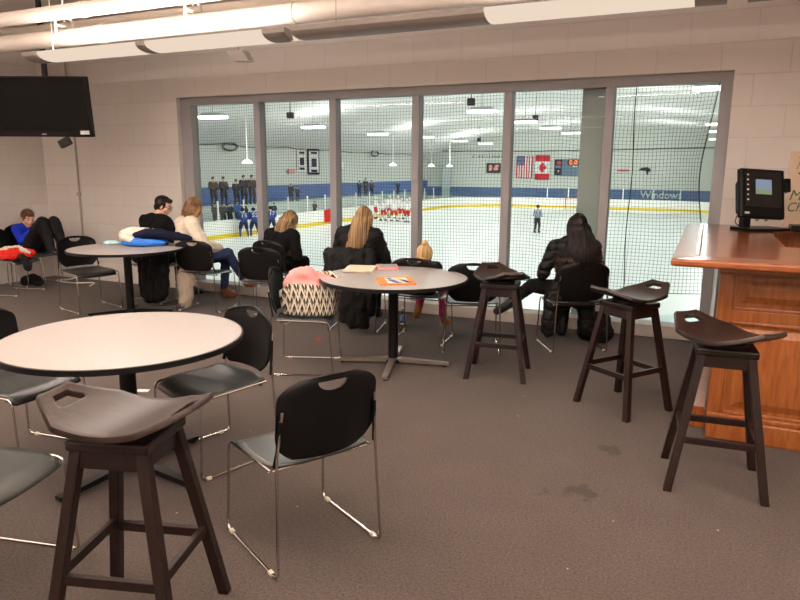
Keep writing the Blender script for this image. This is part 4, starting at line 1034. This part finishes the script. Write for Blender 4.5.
for g in (lo, hi):
    for i in range(len(pr) - 1): b.b.faces.new((g[0][i], g[0][i + 1], g[1][i + 1], g[1][i]))
struct(b.build('ceiling_rink', M['hall_foil'], smooth=True, auto=0))
b = B(); b.box((-.0, 0, .1), (.26, .16, 5.6))
for k in range(22): b.box((0, -.084, -2.4 + k * .24), (.262, .006, .012))
o = b.build('column', M['column'], smooth=False); o.location = (-1.10, 7.11, 0); struct(o)
b = B(); b.box((0, 0, 0), (.95, .5, 4.7)); o = b.build('column', M['column'], smooth=False); o.location = (-30.2, 79.5, -.1); struct(o)

def outline(off=0, n=10):
    pts = []; x0, x1, y0, y1, r = RX0 + off, RX1 - off, RY0 + off, RY1 - off, RR - off
    for cx, cy, a0 in ((x1 - r, y0 + r, -PI / 2), (x1 - r, y1 - r, 0), (x0 + r, y1 - r, PI / 2), (x0 + r, y0 + r, PI)):
        for k in range(n + 1):
            a = a0 + PI / 2 * k / n; pts.append((cx + r * math.cos(a), cy + r * math.sin(a)))
    return pts
def band(b, off, th, z0, z1):
    A = outline(off); C = outline(off - th); n = len(A)
    rows = [[b.b.verts.new((p[0], p[1], z)) for p in P] for P, z in ((A, z0), (A, z1), (C, z1), (C, z0))]
    for j in range(4):
        for i in range(n): b.b.faces.new((rows[j][i], rows[j][(i + 1) % n], rows[(j + 1) % 4][(i + 1) % n], rows[(j + 1) % 4][i]))
t = thing('dasher_boards', 'white rink boards with a yellow kick plate and glass around the ice', 'boards', (0, 0, 0))
b = B(); band(b, 0, .12, ZI, ZI + 1.02); b.build('board_wall', M['board'], t, smooth=False)
b = B(); band(b, .012, .03, ZI, ZI + .26); b.build('kick_plate', M['yellow'], t, smooth=False)
b = B(); band(b, .02, .16, ZI + 1.02, ZI + 1.07); b.build('cap_rail', M['board'], t, smooth=False)
b = B(); band(b, -.05, .015, ZI + 1.07, ZI + 2.15); b.build('glass_panels', M['rink_glass'], t, smooth=False)
y = 14.0
while y < 66:
    b = B(); b.box((RX0 - .06, y, ZI + 1.62), (.06, .09, 1.15)); b.build('glass_post', M['board'], t, smooth=False); y += 2.4
for x in (-16.2, -13.9, -11, -8.2, -5.2, -2.6):
    b = B(); b.box((x, RY1 + .06, ZI + 1.62), (.10, .06, 1.15)); b.build('glass_post', M['board'], t, smooth=False)
b = B(); b.box((RX0 + .02, 43.2, ZI + .62), (.05, 1.3, .95)); o = b.build('gate_pad', M['red_cloth'], smooth=False); tag(o, 'red padded panel on the left boards behind a window mullion', 'panel')

# players bench, bleachers
t = thing('bleacher', 'brown bench steps behind the left rink boards', 'bleacher', (-29.2, 40, ZI))
b = B(); b.box((2.0, 0, .25), (1.6, 34, .5)); b.build('lower_step', M['bench'], t, smooth=False)
b = B(); b.box((0, 0, .8), (2.0, 34, 1.6)); b.build('upper_step', M['hall_white'], t, smooth=False)

# safety net just outside the glass
b = B(); rnd = random.Random(4)
NX0, NX1, NZ0, NZ1, NY, CELL = -6.6, .02, .37, 3.0, 7.26, .0365
def wob(x, z):
    f = max(0, min(1, (x + 2.2) / 1.0)) * max(0, min(1, (-.9 - x) / .5 + .6)) if x < -.6 else .4
    return V((x + .012 * math.sin(z * 3.1 + x * 2.0) + .010 * math.sin(z * 7 + x * 9) * f + (.05 * math.sin(z * 2.6 + .6) - .05) * max(0, (x + .5) / .52) ** 2,
              NY + .03 * math.sin(x * 1.7 + z) + .02 * math.sin(x * 6 + z * 1.5) * f, z + .012 * math.sin(x * 2.3) + .008 * math.sin(x * 11 + z * 3) * f))
n = int((NX1 - NX0) / CELL)
def strip(pts, r):
    b.tube(pts, r, 3, caps=False)
for i in range(n + 1):
    x = NX0 + i * CELL; strip([wob(x, NZ0 + (NZ1 - NZ0) * k / 14) for k in range(15)], .0017)
m_ = int((NZ1 - NZ0) / CELL)
for j in range(m_ + 1):
    z = NZ0 + j * CELL; strip([wob(NX0 + (NX1 - NX0) * k / 70, z) for k in range(71)], .0017)
o = b.build('safety_net', M['net'], auto=0); tag(o, 'fine black safety netting hanging outside the lounge window', 'net')
b = B(); b.tube([wob(NX1, NZ0 + (NZ1 - NZ0) * k / 30) for k in range(31)], .005, 6); b.build('edge_rope', M['rope'], o)
b = B(); b.tube([wob(NX0 + (NX1 - NX0) * k / 60, NZ0) for k in range(61)], .004, 6); b.build('hem_rope', M['rope'], o)
b = B(); b.tube([(-.735 + .01 * math.sin(z * 5), 7.22, z) for z in (.2 + k * .2 for k in range(15))], .0055, 6); o = b.build('hanging_rope', M['rope']); tag(o, 'black rope hanging straight down outside the right window pane', 'rope')

# overhead lamps
pod0 = None
def rink_lamp(x, y, z, label):
    global pod0
    if pod0 is None:
        t = thing('rink_lamp', label, 'ceiling lamp', (x, y, z), group=None)
        b = B(); b.box((0, 0, -.01), (1.28, .45, .12), bev=.045)
        b.build('lens', M['pod'], t)
        b = B(); b.hexa([V((-.66, -.24, .045)), V((.66, -.24, .045)), V((.66, .24, .045)), V((-.66, .24, .045))], [V((-.4, -.15, .17)), V((.4, -.15, .17)), V((.4, .15, .17)), V((-.4, .15, .17))]); b.build('shade', M['pod_cap'], t, smooth=False)
        b = B(); b.tube([(0, 0, .1), (0, 0, 1.6)], .018, 6); b.build('stem', M['pod_cap'], t)
        pod0 = t; return t
    return dup(pod0, (x, y, z), 0, label)
for i, (y, z) in enumerate(((21.4, 4.1), (28.7, 4.1), (36.2, 4.12), (42.5, 4.15), (49.3, 4.19))):
    rink_lamp(-9.3, y, z, ['rink lamp at the top edge of the window, nearest of the right row', 'largest glowing rink lamp seen in the fourth pane', 'rink lamp in the fifth pane beside the mullion, second beyond the largest', 'small rink lamp in the fifth pane, between two others', 'smallest farthest rink lamp of the right row, next to the grey column'][i])
for i, (y, z) in enumerate(((22.6, 3.67), (30.4, 3.71), (37.9, 3.72), (45.5, 3.88), (53, 3.89), (60, 3.93))):
    rink_lamp(-19.0, y, z, ['big glowing rink lamp in the leftmost window pane', 'glowing rink lamp in the second window pane', 'glowing rink lamp in the third window pane', 'rink lamp just right of the third mullion', 'thin far rink lamp in the fourth pane, above the column', 'farthest rink lamp of the left row, in the fourth pane'][i])
for i, (x, y, z) in enumerate(((-.1, 23.3, 4.1), (.15, 41, 4.1), (.25, 48.5, 4.1), (.3, 60, 4.1))):
    rink_lamp(x, y, z, ['bright rink lamp at the top right corner of the last pane', 'upper thin rink lamp at the right edge of the last pane', 'middle thin rink lamp at the right edge of the last pane', 'lowest thin rink lamp at the right edge of the last pane'][i])
t0 = None
for i, (px, y) in enumerate(((-27.0, 35.2), (-27.0, 57.0), (-27.0, 66.5), (-27.0, 72.0))):
    lb = ['white lamp on a long rod in the first window pane', 'white lamp on a long rod in the third window pane', 'white lamp on a long rod near the left of the fourth pane', 'white lamp on a long rod by the grey far column'][i]
    if t0 is None:
        t0 = thing('rod_lamp', lb, 'lamp', (px, y, 1.9))
        b = B(); b.lathe([(.05, .25), (.28, .12), (.34, 0), (.02, -.02)], 18); b.build('lamp_head', M['pod'], t0)
        b = B(); b.tube([(0, 0, .2), (0, 0, 2.9)], .045, 6); b.build('rod', M['board'], t0)
    else: dup(t0, (px, y, 1.9), 0, lb)
sp0 = None
for i, (x, y, z) in enumerate(((-19, 28.3, 4.15), (-9.3, 27.2, 4.35), (-19, 58, 4.2), (-9.3, 38.5, 4.5))):
    lb = ['dark grey loudspeaker box hung in the second window pane', 'grey loudspeaker box above the largest rink lamp', 'dark loudspeaker box beside the far lamps of the fourth pane', 'grey loudspeaker box near the lamps of the fifth pane'][i]
    if sp0 is None:
        sp0 = thing('hall_speaker', lb, 'speaker', (x, y, z))
        b = B(); b.box((0, 0, 0), (.29, .26, .29), bev=.02); b.build('speaker_box', M['cloth_grey'], sp0, smooth=False)
        b = B(); b.tube([(0, 0, .15), (0, 0, 1.2)], .02, 5); b.build('bracket', M['cloth_grey'], sp0)
    else: dup(sp0, (x, y, z), 0, lb)
b = B(); b.tube([(-32.7, 16 + k * 2.0, 3.35 - .18 * abs(math.sin(k * PI / 4))) for k in range(32)], .03, 5); tag(b.build('wall_cable', M['cloth_grey']), 'dark cable sagging along the left rink wall', 'cable')
for i, (y, z, lb) in enumerate(((40.5, 3.15, 'bundle of wire coiled on the left rink wall in the first pane'), (64.3, 3.2, 'bundle of wire coiled on the left rink wall in the third pane'))):
    b = B()
    for k in range(4): b.tube([(-32.6, y + (.7 + .08 * k) * math.cos(a), z + (.22 + .04 * k) * math.sin(a)) for a in (j * PI / 8 for j in range(17))], .018, 4)
    tag(b.build('cable_coil', M['cloth_grey']), lb, 'cable')
b = B(); b.tube([(-31, 79.85, 3.85), (-20, 79.85, 3.75), (-8, 79.85, 3.9), (5, 79.85, 4.1)], .045, 5); tag(b.build('eave_pipe', M['cloth_grey']), 'thin dark pipe along the top of the far rink wall', 'pipe')
b = B(); b.box((-4.5, 79.8, 2.05), (6.4, .1, .16)); o = b.build('red_beam', M['goal_red'], smooth=False); o.scale = (.2, 1, 1); o.location = (-9.0 + 4.5 * .2, 0, -.45); tag(o, 'short red strip on the far wall behind the right pane', 'strip')

# flags and signs on the far wall
YW = 79.86
def wave(x, z): return .04 * math.sin(x * 5 + z)
t = thing('american_flag', 'American flag hung vertically on the far rink wall', 'flag', (-21.35, YW, 3.2))
W, Hh = 1.95, 2.6
def strip_mesh(name, m, x0, x1, z0, z1, par, dy=0, nz=14, nx=2):
    b = B(); g = [[b.b.verts.new((x0 + (x1 - x0) * i / nx, wave(x0 + (x1 - x0) * i / nx, z0 + (z1 - z0) * j / nz) - .05 - dy, z0 + (z1 - z0) * j / nz)) for i in range(nx + 1)] for j in range(nz + 1)]
    for j in range(nz):
        for i in range(nx): b.b.faces.new((g[j][i], g[j][i + 1], g[j + 1][i + 1], g[j + 1][i]))
    o = b.build(name, m, par, auto=0); o.modifiers.new('s', 'SOLIDIFY').thickness = .012; bake(o); return o
for k in range(13):
    w0 = W * k / 13; strip_mesh('stripe', M['flag_red'] if k % 2 == 0 else M['flag_white'], w0, W * (k + 1) / 13, -Hh, 0, t)
c = strip_mesh('canton', M['flag_blue'], 0, W * 7 / 13, -Hh * .42, 0, t, .02, 6, 6)
for i in range(9):
    for j in range(5 if i % 2 == 0 else 6):
        x = .08 + (j + (.5 if i % 2 == 0 else 0)) * .17; z = -.1 - i * .11
        b = B(); b.prism([(.04 * (1 if q % 2 == 0 else .42) * math.sin(q * PI / 5), .04 * (1 if q % 2 == 0 else .42) * math.cos(q * PI / 5)) for q in range(10)], .015, Matrix.Translation((x, -.085 + wave(x, z), z)) @ UP); b.build('star', M['flag_white'], c, smooth=False)
t = thing('canadian_flag', 'Canadian flag hung vertically beside the American flag', 'flag', (-19.05, YW, 3.3))
W, Hh = 1.7, 2.85
strip_mesh('red_band', M['flag_red'], 0, W, -Hh * .25, 0, t); strip_mesh('white_field', M['flag_white'], 0, W, -Hh * .75, -Hh * .25, t); strip_mesh('red_band', M['flag_red'], 0, W, -Hh, -Hh * .75, t)
leaf = [(0, .5), (.09, .33), (.2, .38), (.15, .1), (.28, .22), (.32, .15), (.47, .18), (.42, .04), (.5, -.02), (.24, -.2), (.28, -.3), (.03, -.26), (.03, -.5)]
leaf = leaf + [(-x, y) for x, y in leaf[::-1] if x > 0]
b = B(); b.prism([(y * 1.2, -x * 1.25) for x, y in leaf], .03, Matrix.Translation((W / 2, -.09, -Hh / 2)) @ UP); b.build('maple_leaf', M['flag_red'], t, smooth=False)
t = thing('scoreboard', 'blue grey scoreboard with amber digits on the far rink wall', 'scoreboard', (-16.75, YW, 1.0))
b = B(); b.box((2.2, -.12, .9), (4.4, .24, 1.85), bev=.02); b.build('cabinet', M['score_blue'], t, smooth=False)
b = B(); b.box((.48, -.25, .9), (.85, .02, 1.8)); b.build('side_panel', M['cloth_grey'], t, smooth=False)
b = B(); b.box((.55, -.27, 1.40), (.5, .02, .4)); b.build('badge', M['red_ink'], t, smooth=False)
b = B(); b.box((.45, -.27, .95), (.6, .02, .3)); b.build('lettered_strip', M['score_blue'], t, smooth=False)
b = B(); b.box((.5, -.27, .45), (.16, .02, .2)); b.build('badge', M['white'], t, smooth=False)
b = B(); b.box((2.5, -.25, 1.47), (2.0, .02, .55)); b.build('digit_window', M['dark'], t, smooth=False)
text('0:0', .68, 'time_digits', M['led'], t, Matrix.Translation((1.72, -.28, 1.24)) @ UP, depth=.01, sx=1.15)
b = B(); b.box((2.4, -.25, 1.0), (.5, .02, .08)); b.build('caption_strip', M['white'], t, smooth=False)
text('C  P C I I H H I', .42, 'wall_lettering', M['cloth_grey'], None, Matrix.Translation((-27.0, YW, 3.0)) @ UP, depth=.02, sx=1.45); tag(bpy.data.objects['wall_lettering'], 'row of small dark letters high on the far rink wall', 'lettering')
t = thing('black_banner', 'black framed banner with a pale emblem on the far rink wall', 'banner', (-25.1, YW, 1.18))
b = B(); b.box((.9, -.03, .6), (1.8, .06, 1.2)); b.build('backing', M['dark'], t, smooth=False)
b = B(); b.prism([(.35, .25), (.7, .3), (.8, .75), (.6, 1.0), (.35, .9)], .02, Matrix.Translation((0, -.07, 0)) @ UP); b.prism([(.9, .45), (1.05, .3), (1.45, .35), (1.6, 1.0), (1.1, .95)], .02, Matrix.Translation((0, -.07, 0)) @ UP); b.build('emblem', M['pink_case'], t, smooth=False)
o = text('Windows', 1.15, 'advertisement_lettering', M['board'], None, Matrix.Translation((-7.0, 79.84, -1.45)) @ UP, depth=.02, sx=.96); tag(o, 'white word Windows on the blue band of the far rink wall', 'sign')
b = B(); b.prism([(0, .5), (.3, .75), (.9, .8), (1.25, .6), (1.2, .3), (1.05, .35), (1.0, .05), (.85, .0), (.8, .4), (.4, .45)], .05, Matrix.Translation((-7.35, 79.84, 1.15)) @ UP); tag(b.build('wall_emblem', M['cloth_grey'], smooth=False), 'grey leaping shape painted on the far wall in the right pane', 'emblem')
# banners on the left wall
def wallmat(y, z): return Matrix.Translation((-32.9, y, z)) @ Matrix.Rotation(PI / 2, 4, 'Z') @ UP
for i, (y, z0, w, h, m, lb) in enumerate(((49.9, 1.3, 1.45, 2.0, 'white', 'white banner with dark letters on the left rink wall'), (51.6, 1.05, 2.0, 2.35, 'navy_cloth', 'navy edged banner hung beside the white one on the left rink wall'))):
    t = thing('wall_banner', lb, 'banner', (-32.9, y, z0), PI / 2)
    b = B(); b.box((w / 2, .03, h / 2), (w, .05, h)); b.build('cloth', M[m], t, smooth=False)
    if i == 1:
        b = B(); b.box((w / 2, -.01, h / 2), (w * .8, .05, h * .84)); b.build('field', M['sock_white'], t, smooth=False)
    b = B(); b.box((w / 2, -.03, h * .45), (w * .42, .05, h * .32)); b.build('dark_mark', M['navy_short'], t, smooth=False)
    b = B(); b.box((w / 2, -.03, h * .14), (w * .5, .05, h * .1)); b.box((w / 2, -.03, h * .82), (w * .5, .05, h * .08)); b.build('dark_bar', M['navy_short'], t, smooth=False)
b = B(); b.box((-32.85, 48.9, 1.35), (.1, .9, .4)); tag(b.build('red_sign', M['pink_case'], smooth=False), 'small faded red sign left of the wall banners', 'sign')
b = B(); b.box((-32.8, 57.2, 1.9), (.2, 1.0, .6)); tag(b.build('white_wall_box', M['board'], smooth=False), 'small white box on the left rink wall in the second pane', 'box')

# goal
t = thing('hockey_goal', 'red hockey goal at the far end of the ice', 'goal', (-12.7, 71.2, ZI))
for s in (-1, 1):
    b = B(); b.tube([(s * .92, 0, 0), (s * .92, 0, 1.22)], .05, 10); b.build('post', M['goal_red'], t)
b = B(); b.tube([(-.92, 0, 1.22), (.92, 0, 1.22)], .05, 10); b.build('crossbar', M['goal_red'], t)
b = B()
for k in range(13):
    x = -.9 + .15 * k; b.tube([(x, .02, 1.2), (x, .45, 1.15), (x, .95, .05)], .012, 3, caps=False)
for k in range(8):
    f = k / 7; b.tube([(-.9, .45 + .5 * f, 1.15 - 1.1 * f), (.9, .45 + .5 * f, 1.15 - 1.1 * f)], .012, 3, caps=False)
b.build('goal_net', M['white'], t)

# ------------------------------------------------------------------ distant figures
def figure(label, P, mats, loc, rz, extra=None, vox=.022):
    """standing figure: joints P; body plus clothing"""
    t = thing('person', label, 'person', loc, rz)
    b = B(); b.sph(P['hea'], (.085, .10, .12)); b.blob([(*P['hea'], .06), (*P['nec'], .055), (*P['pel'], .1)])
    for a, e, w in (('sl', 'el', 'wl'), ('sr', 'er', 'wr')): b.blob([(*P[a], .05), (*P[e], .04), (*P[w], .035)])
    for h, k, a in (('hl', 'kl', 'al'), ('hr', 'kr', 'ar')): b.blob([(*P[h], .07), (*P[k], .055), (*P[a], .04)])
    remesh(b.build('body', M['skin']), vox, 2).parent = t
    g = mats.get('bulk', 1.0)
    b = B()
    for q in (-1, 1): b.blob([(*(V(P['nec']) + V((q * .07, 0, -.07))), .085 * g), (*(V(P['che']) + V((q * .09, 0, 0))), .115 * g), (*(V(P['pel']) + V((q * .08, 0, .05))), .12 * g)])
    for a, e, w in (('sl', 'el', 'wl'), ('sr', 'er', 'wr')): b.blob([(*P[a], .10 * g), (*P[e], .078 * g), (*V(P[e]).lerp(V(P[w]), .85), .06 * g)])
    tp = remesh(b.build(mats.get('topname', 'jacket'), M[mats['top']]), vox, 3); tp.parent = t
    b = B()
    for h, k in (('hl', 'kl'), ('hr', 'kr')): b.blob([(*P['pel'], .12), (*P[h], .115 * g), (*V(P[h]).lerp(V(P[k]), .85), .10 * g)])
    remesh(b.build('shorts' if mats.get('socks') else 'trousers', M[mats['bottom']]), vox, 3).parent = t
    for k, a in (('kl', 'al'), ('kr', 'ar')):
        b = B(); b.blob([(*P[k], .085), (*P[a], .06)]); remesh(b.build('sock' if mats.get('socks') else 'trouser_leg', M[mats.get('socks', mats['bottom'])]), vox, 2).parent = t
        b = B(); p = V(P[a]); b.blob([(*(p + V((0, -.05, -.04))), .05), (*(p + V((0, .14, -.05))), .045)]); b.box(p + V((0, .04, -.115)), (.012, .26, .05)); b.build('skate' if mats.get('socks') else 'shoe', M['dark'], t)
    if mats.get('helmet'):
        b = B(); b.sph(V(P['hea']) + V((0, -.01, .03)), (.115, .135, .12)); b.build('helmet', M[mats['helmet']], t)
    else:
        b = B(); b.sph(V(P['hea']) + V((0, -.02, .035)), (.095, .11, .105)); b.build('hair', M[mats.get('hair', 'hair_man')], t)
    if extra: extra(t, tp)
    return t
STAND = dict(hea=(0, .05, 1.72), nec=(0, .02, 1.52), che=(0, 0, 1.28), pel=(0, -.02, 1.0), sl=(-.2, 0, 1.45), sr=(.2, 0, 1.45), el=(-.28, .06, 1.2), er=(.28, .06, 1.2), wl=(-.16, .28, 1.08), wr=(.16, .28, 1.08),
             hl=(-.1, 0, .95), hr=(.1, 0, .95), kl=(-.14, .08, .55), kr=(.14, .08, .55), al=(-.16, 0, .17), ar=(.16, 0, .17))
LEAN = dict(STAND); LEAN.update(hea=(0, .22, 1.62), nec=(0, .14, 1.45), che=(0, .06, 1.24), pel=(0, -.08, .95), sl=(-.22, .12, 1.40), sr=(.22, .12, 1.40), el=(-.3, .2, 1.14), er=(.3, .2, 1.14), wl=(-.1, .42, 1.0), wr=(.12, .42, 1.0), kl=(-.2, .12, .52), kr=(.2, .12, .52), al=(-.24, -.02, .17), ar=(.24, -.02, .17))
def stick(t, tp):
    b = B(); b.tube([(-.05, .42, 1.15), (.18, .75, .06)], .02, 6); b.box((.28, .78, .04), (.28, .02, .07)); b.build('hockey_stick', M['dark'], t)
WH = dict(top='jersey_white', bottom='red_short', socks='sock_white', helmet='sock_white', bulk=1.15, topname='jersey')
proto = [None, None]
# a huddle by the left boards
hpx = ['leftmost of the huddle', 'second from the left in the huddle', 'third from the left in the huddle', 'fourth from the left in the huddle', 'fifth from the left in the huddle', 'sixth from the left in the huddle', 'seventh from the left in the huddle', 'rightmost of the huddle']
HUD = [(-25.0, 49.4), (-23.5, 47.8), (-25.0, 52.1), (-22.3, 47.3), (-24.1, 51.9), (-22.6, 49.5), (-21.0, 46.9), (-22.9, 51.9)]
for i, (x, y) in enumerate(HUD):
    k = i % 2; lb = 'hockey player in white and red, ' + hpx[i]
    rz = ang(-23.4 - x + .3 * (i % 3), 49.8 - y)
    if proto[k] is None: proto[k] = figure(lb, (STAND, LEAN)[k], WH, (x, y, ZI), rz, stick)
    else: dup(proto[k], (x, y, ZI), rz, lb)
BL = dict(top='jersey_blue', bottom='navy_short', socks='sock_blue', helmet='navy_cloth', bulk=1.2, topname='jersey')
for i, (x, y, num) in enumerate(((-25.2, 32.3, '15'), (-24.9, 32.95, '55'), (-24.9, 34.7, '17'))):
    lb = 'blue jersey hockey player at the left boards, ' + ['left one of the pair by the mullion', 'half hidden by the mullion', 'alone right of the mullion'][i]
    rz = ang(-.75, .65)
    def nums(t, tp, num=num):
        o = text(num, .34, 'jersey_number', M['sock_white'], tp, Matrix.Translation((0, -.17, 1.2)) @ UP, depth=.03, align='CENTER', sx=1.1)
        b = B(); b.box((0, .0, 1.02), (.5, .32, .05), bev=.02); b.build('hem_stripe', M['sock_white'], tp, smooth=False)
    figure(lb, LEAN, BL, (x, y, ZI), rz, nums)
def vest(t, tp): pass
figure('referee in a striped shirt and black trousers standing alone on the ice', STAND, dict(top='stripe_shirt', bottom='dark', socks='dark', helmet='dark', bulk=1.0, topname='striped_shirt'), (-10.1, 43.5, ZI), ang(.7, -.7))
# spectators
SIT = dict(STAND)
sp = {}
def spect(kind, x, y, z, rz, lb):
    if kind not in sp: sp[kind] = figure(lb, STAND, dict(top=kind, bottom='cloth_grey', bulk=1.15), (x, y, z), rz, vox=.03)
    else: dup(sp[kind], (x, y, z), rz, lb)
up = ZI + 1.6; low = ZI + .5
def spect(kind, x, y, z, sc, lb):
    rz = ang(.9, -.3)
    if kind not in sp: t = sp[kind] = figure(lb, STAND, dict(top=kind, bottom='cloth_grey', bulk=1.15), (x, y, z), rz, vox=.03)
    else: t = dup(sp[kind], (x, y, z), rz, lb)
    t.scale = (sc, sc, sc)
for kind, x, y, z, sc, lb in (('cloth_brown', -29.0, 34.2, up, 1.05, 'spectator in brown, left one of the first standing pair in the first pane'), ('cloth_grey', -29.0, 35.2, up, 1.05, 'spectator in dark grey, right one of the first standing pair in the first pane'),
                          ('cloth_grey', -29.0, 36.5, up, .95, 'shorter spectator in dark grey left of the second standing pair'), ('cloth_grey', -29.0, 37.3, up, 1.1, 'spectator in dark grey near the first mullion, taller of the second pair'), ('cloth_brown', -29.0, 38.2, up, 1.1, 'spectator in brown at the edge of the first mullion'),
                          ('cloth_grey', -29.0, 43.0, up, .74, 'dark spectator at the left of the two in the second pane'), ('cloth_brown', -29.0, 43.9, up, .62, 'brown clad spectator at the right of the two in the second pane'),
                          ('cloth_brown', -27.4, 32.4, low, .82, 'lower row spectator in brown behind the glass, leftmost'), ('cloth_grey', -27.4, 33.1, low, .8, 'lower row spectator in dark grey behind the glass, second from the left'), ('cloth_grey', -27.4, 33.75, low, .78, 'lower row spectator in dark grey behind the glass, third from the left'),
                          ('cloth_blue', -27.4, 34.5, low, .84, 'lower row spectator in bright blue behind the glass'), ('cloth_grey', -27.4, 35.2, low, .76, 'lower row spectator in dark grey right of the blue one'), ('cloth_grey', -27.4, 38.5, low, .68, 'lower row spectator in dark grey just right of the first mullion'),
                          ('cloth_brown', -27.4, 43.8, low, .62, 'brown clad spectator behind the glass at the right of the second pane'),
                          ('cloth_grey', -28.6, 53.3, up, .78, 'dark clad spectator left of the three above the long haired woman'), ('cloth_grey', -28.6, 54.5, up, .9, 'dark clad spectator in the middle of the three above the long haired woman'), ('cloth_brown', -28.6, 55.7, up, .78, 'dark clad spectator right of the three above the long haired woman'),
                          ('cloth_grey', -28.6, 61.5, up, .7, 'dark clad spectator standing behind the red and white huddle')):
    spect(kind, x, y, z, sc, lb)

# ------------------------------------------------------------------ light
WARM = (1.0, .875, .80); COOL = (.98, 1.0, .965)
for x0, x1, k in ((-5.75, -3.3, 1), (-1.42, -.2, .6)):
    area('fixture_uplight', ((x0 + x1) / 2, 4.5, FZ + .02), (PI, 0, 0), x1 - x0, .14, 24 * k * (x1 - x0), WARM)
    area('fixture_downlight', ((x0 + x1) / 2, 4.5, FZ - .085), (0, 0, 0), x1 - x0, .12, 16 * (x1 - x0), WARM)
for y, x0, x1, p in ((1.6, -8.3, 3.4, 72), (-1.4, -8.3, 3.4, 46)):  # main lounge fill, from the added unseen trough rows
    area('added_row_uplight', ((x0 + x1) / 2, y, 2.65), (PI, 0, 0), x1 - x0, .3, p * (x1 - x0), WARM)
    area('added_row_downlight', ((x0 + x1) / 2, y, 2.51), (0, 0, 0), x1 - x0, .2, 7 * (x1 - x0), WARM)
for x, z, ys in ((-19, 3.6, (14, 22.6, 30.4, 37.9, 45.5, 53, 60, 66)), (-9.3, 4.0, (14, 21.4, 28.7, 36.2, 42.5, 49.3, 56, 62)), (.15, 3.98, (14, 23.3, 32, 41, 48.5, 60))):
    for y in ys:
        area('rink_floodlight', (x, y, z), (0, 0, 0), 1.2, .4, 185, COOL)
for y in (24, 33, 42, 51, 60, 70):  # added fill to brighten the bleachers and left wall, no fixture
    area('stand_fill', (-24.0, y, 3.4), (0, rd(40), 0), 1.4, .8, 190, COOL)
for x in (-24, -14, -4):  # added upward fill to brighten the rink roof, no fixture
    for y in (24, 40, 56, 70):
        area('rink_roof_fill', (x, y, 3.6), (PI, 0, 0), 2.4, 1.2, 125, COOL)
for x in (-24, -15, -6):  # added fill aimed at the far wall, no fixture
    area('end_wall_fill', (x, 70, 3.6), (rd(65), 0, 0), 3, .8, 330, COOL)
w = bpy.data.worlds.new('world'); SC.world = w; w.use_nodes = True
w.node_tree.nodes['Background'].inputs[0].default_value = (.05, .05, .05, 1)
w.node_tree.nodes['Background'].inputs[1].default_value = .2
SC.view_settings.view_transform = 'Standard'; SC.view_settings.look = 'None'; SC.view_settings.gamma = 1; SC.view_settings.use_curve_mapping = False
SC.view_settings.exposure = 0.0
SC.cycles.use_denoising = True
SC.cycles.max_bounces = 8; SC.cycles.diffuse_bounces = 4; SC.cycles.transparent_max_bounces = 24
SC.cycles.sample_clamp_indirect = 6
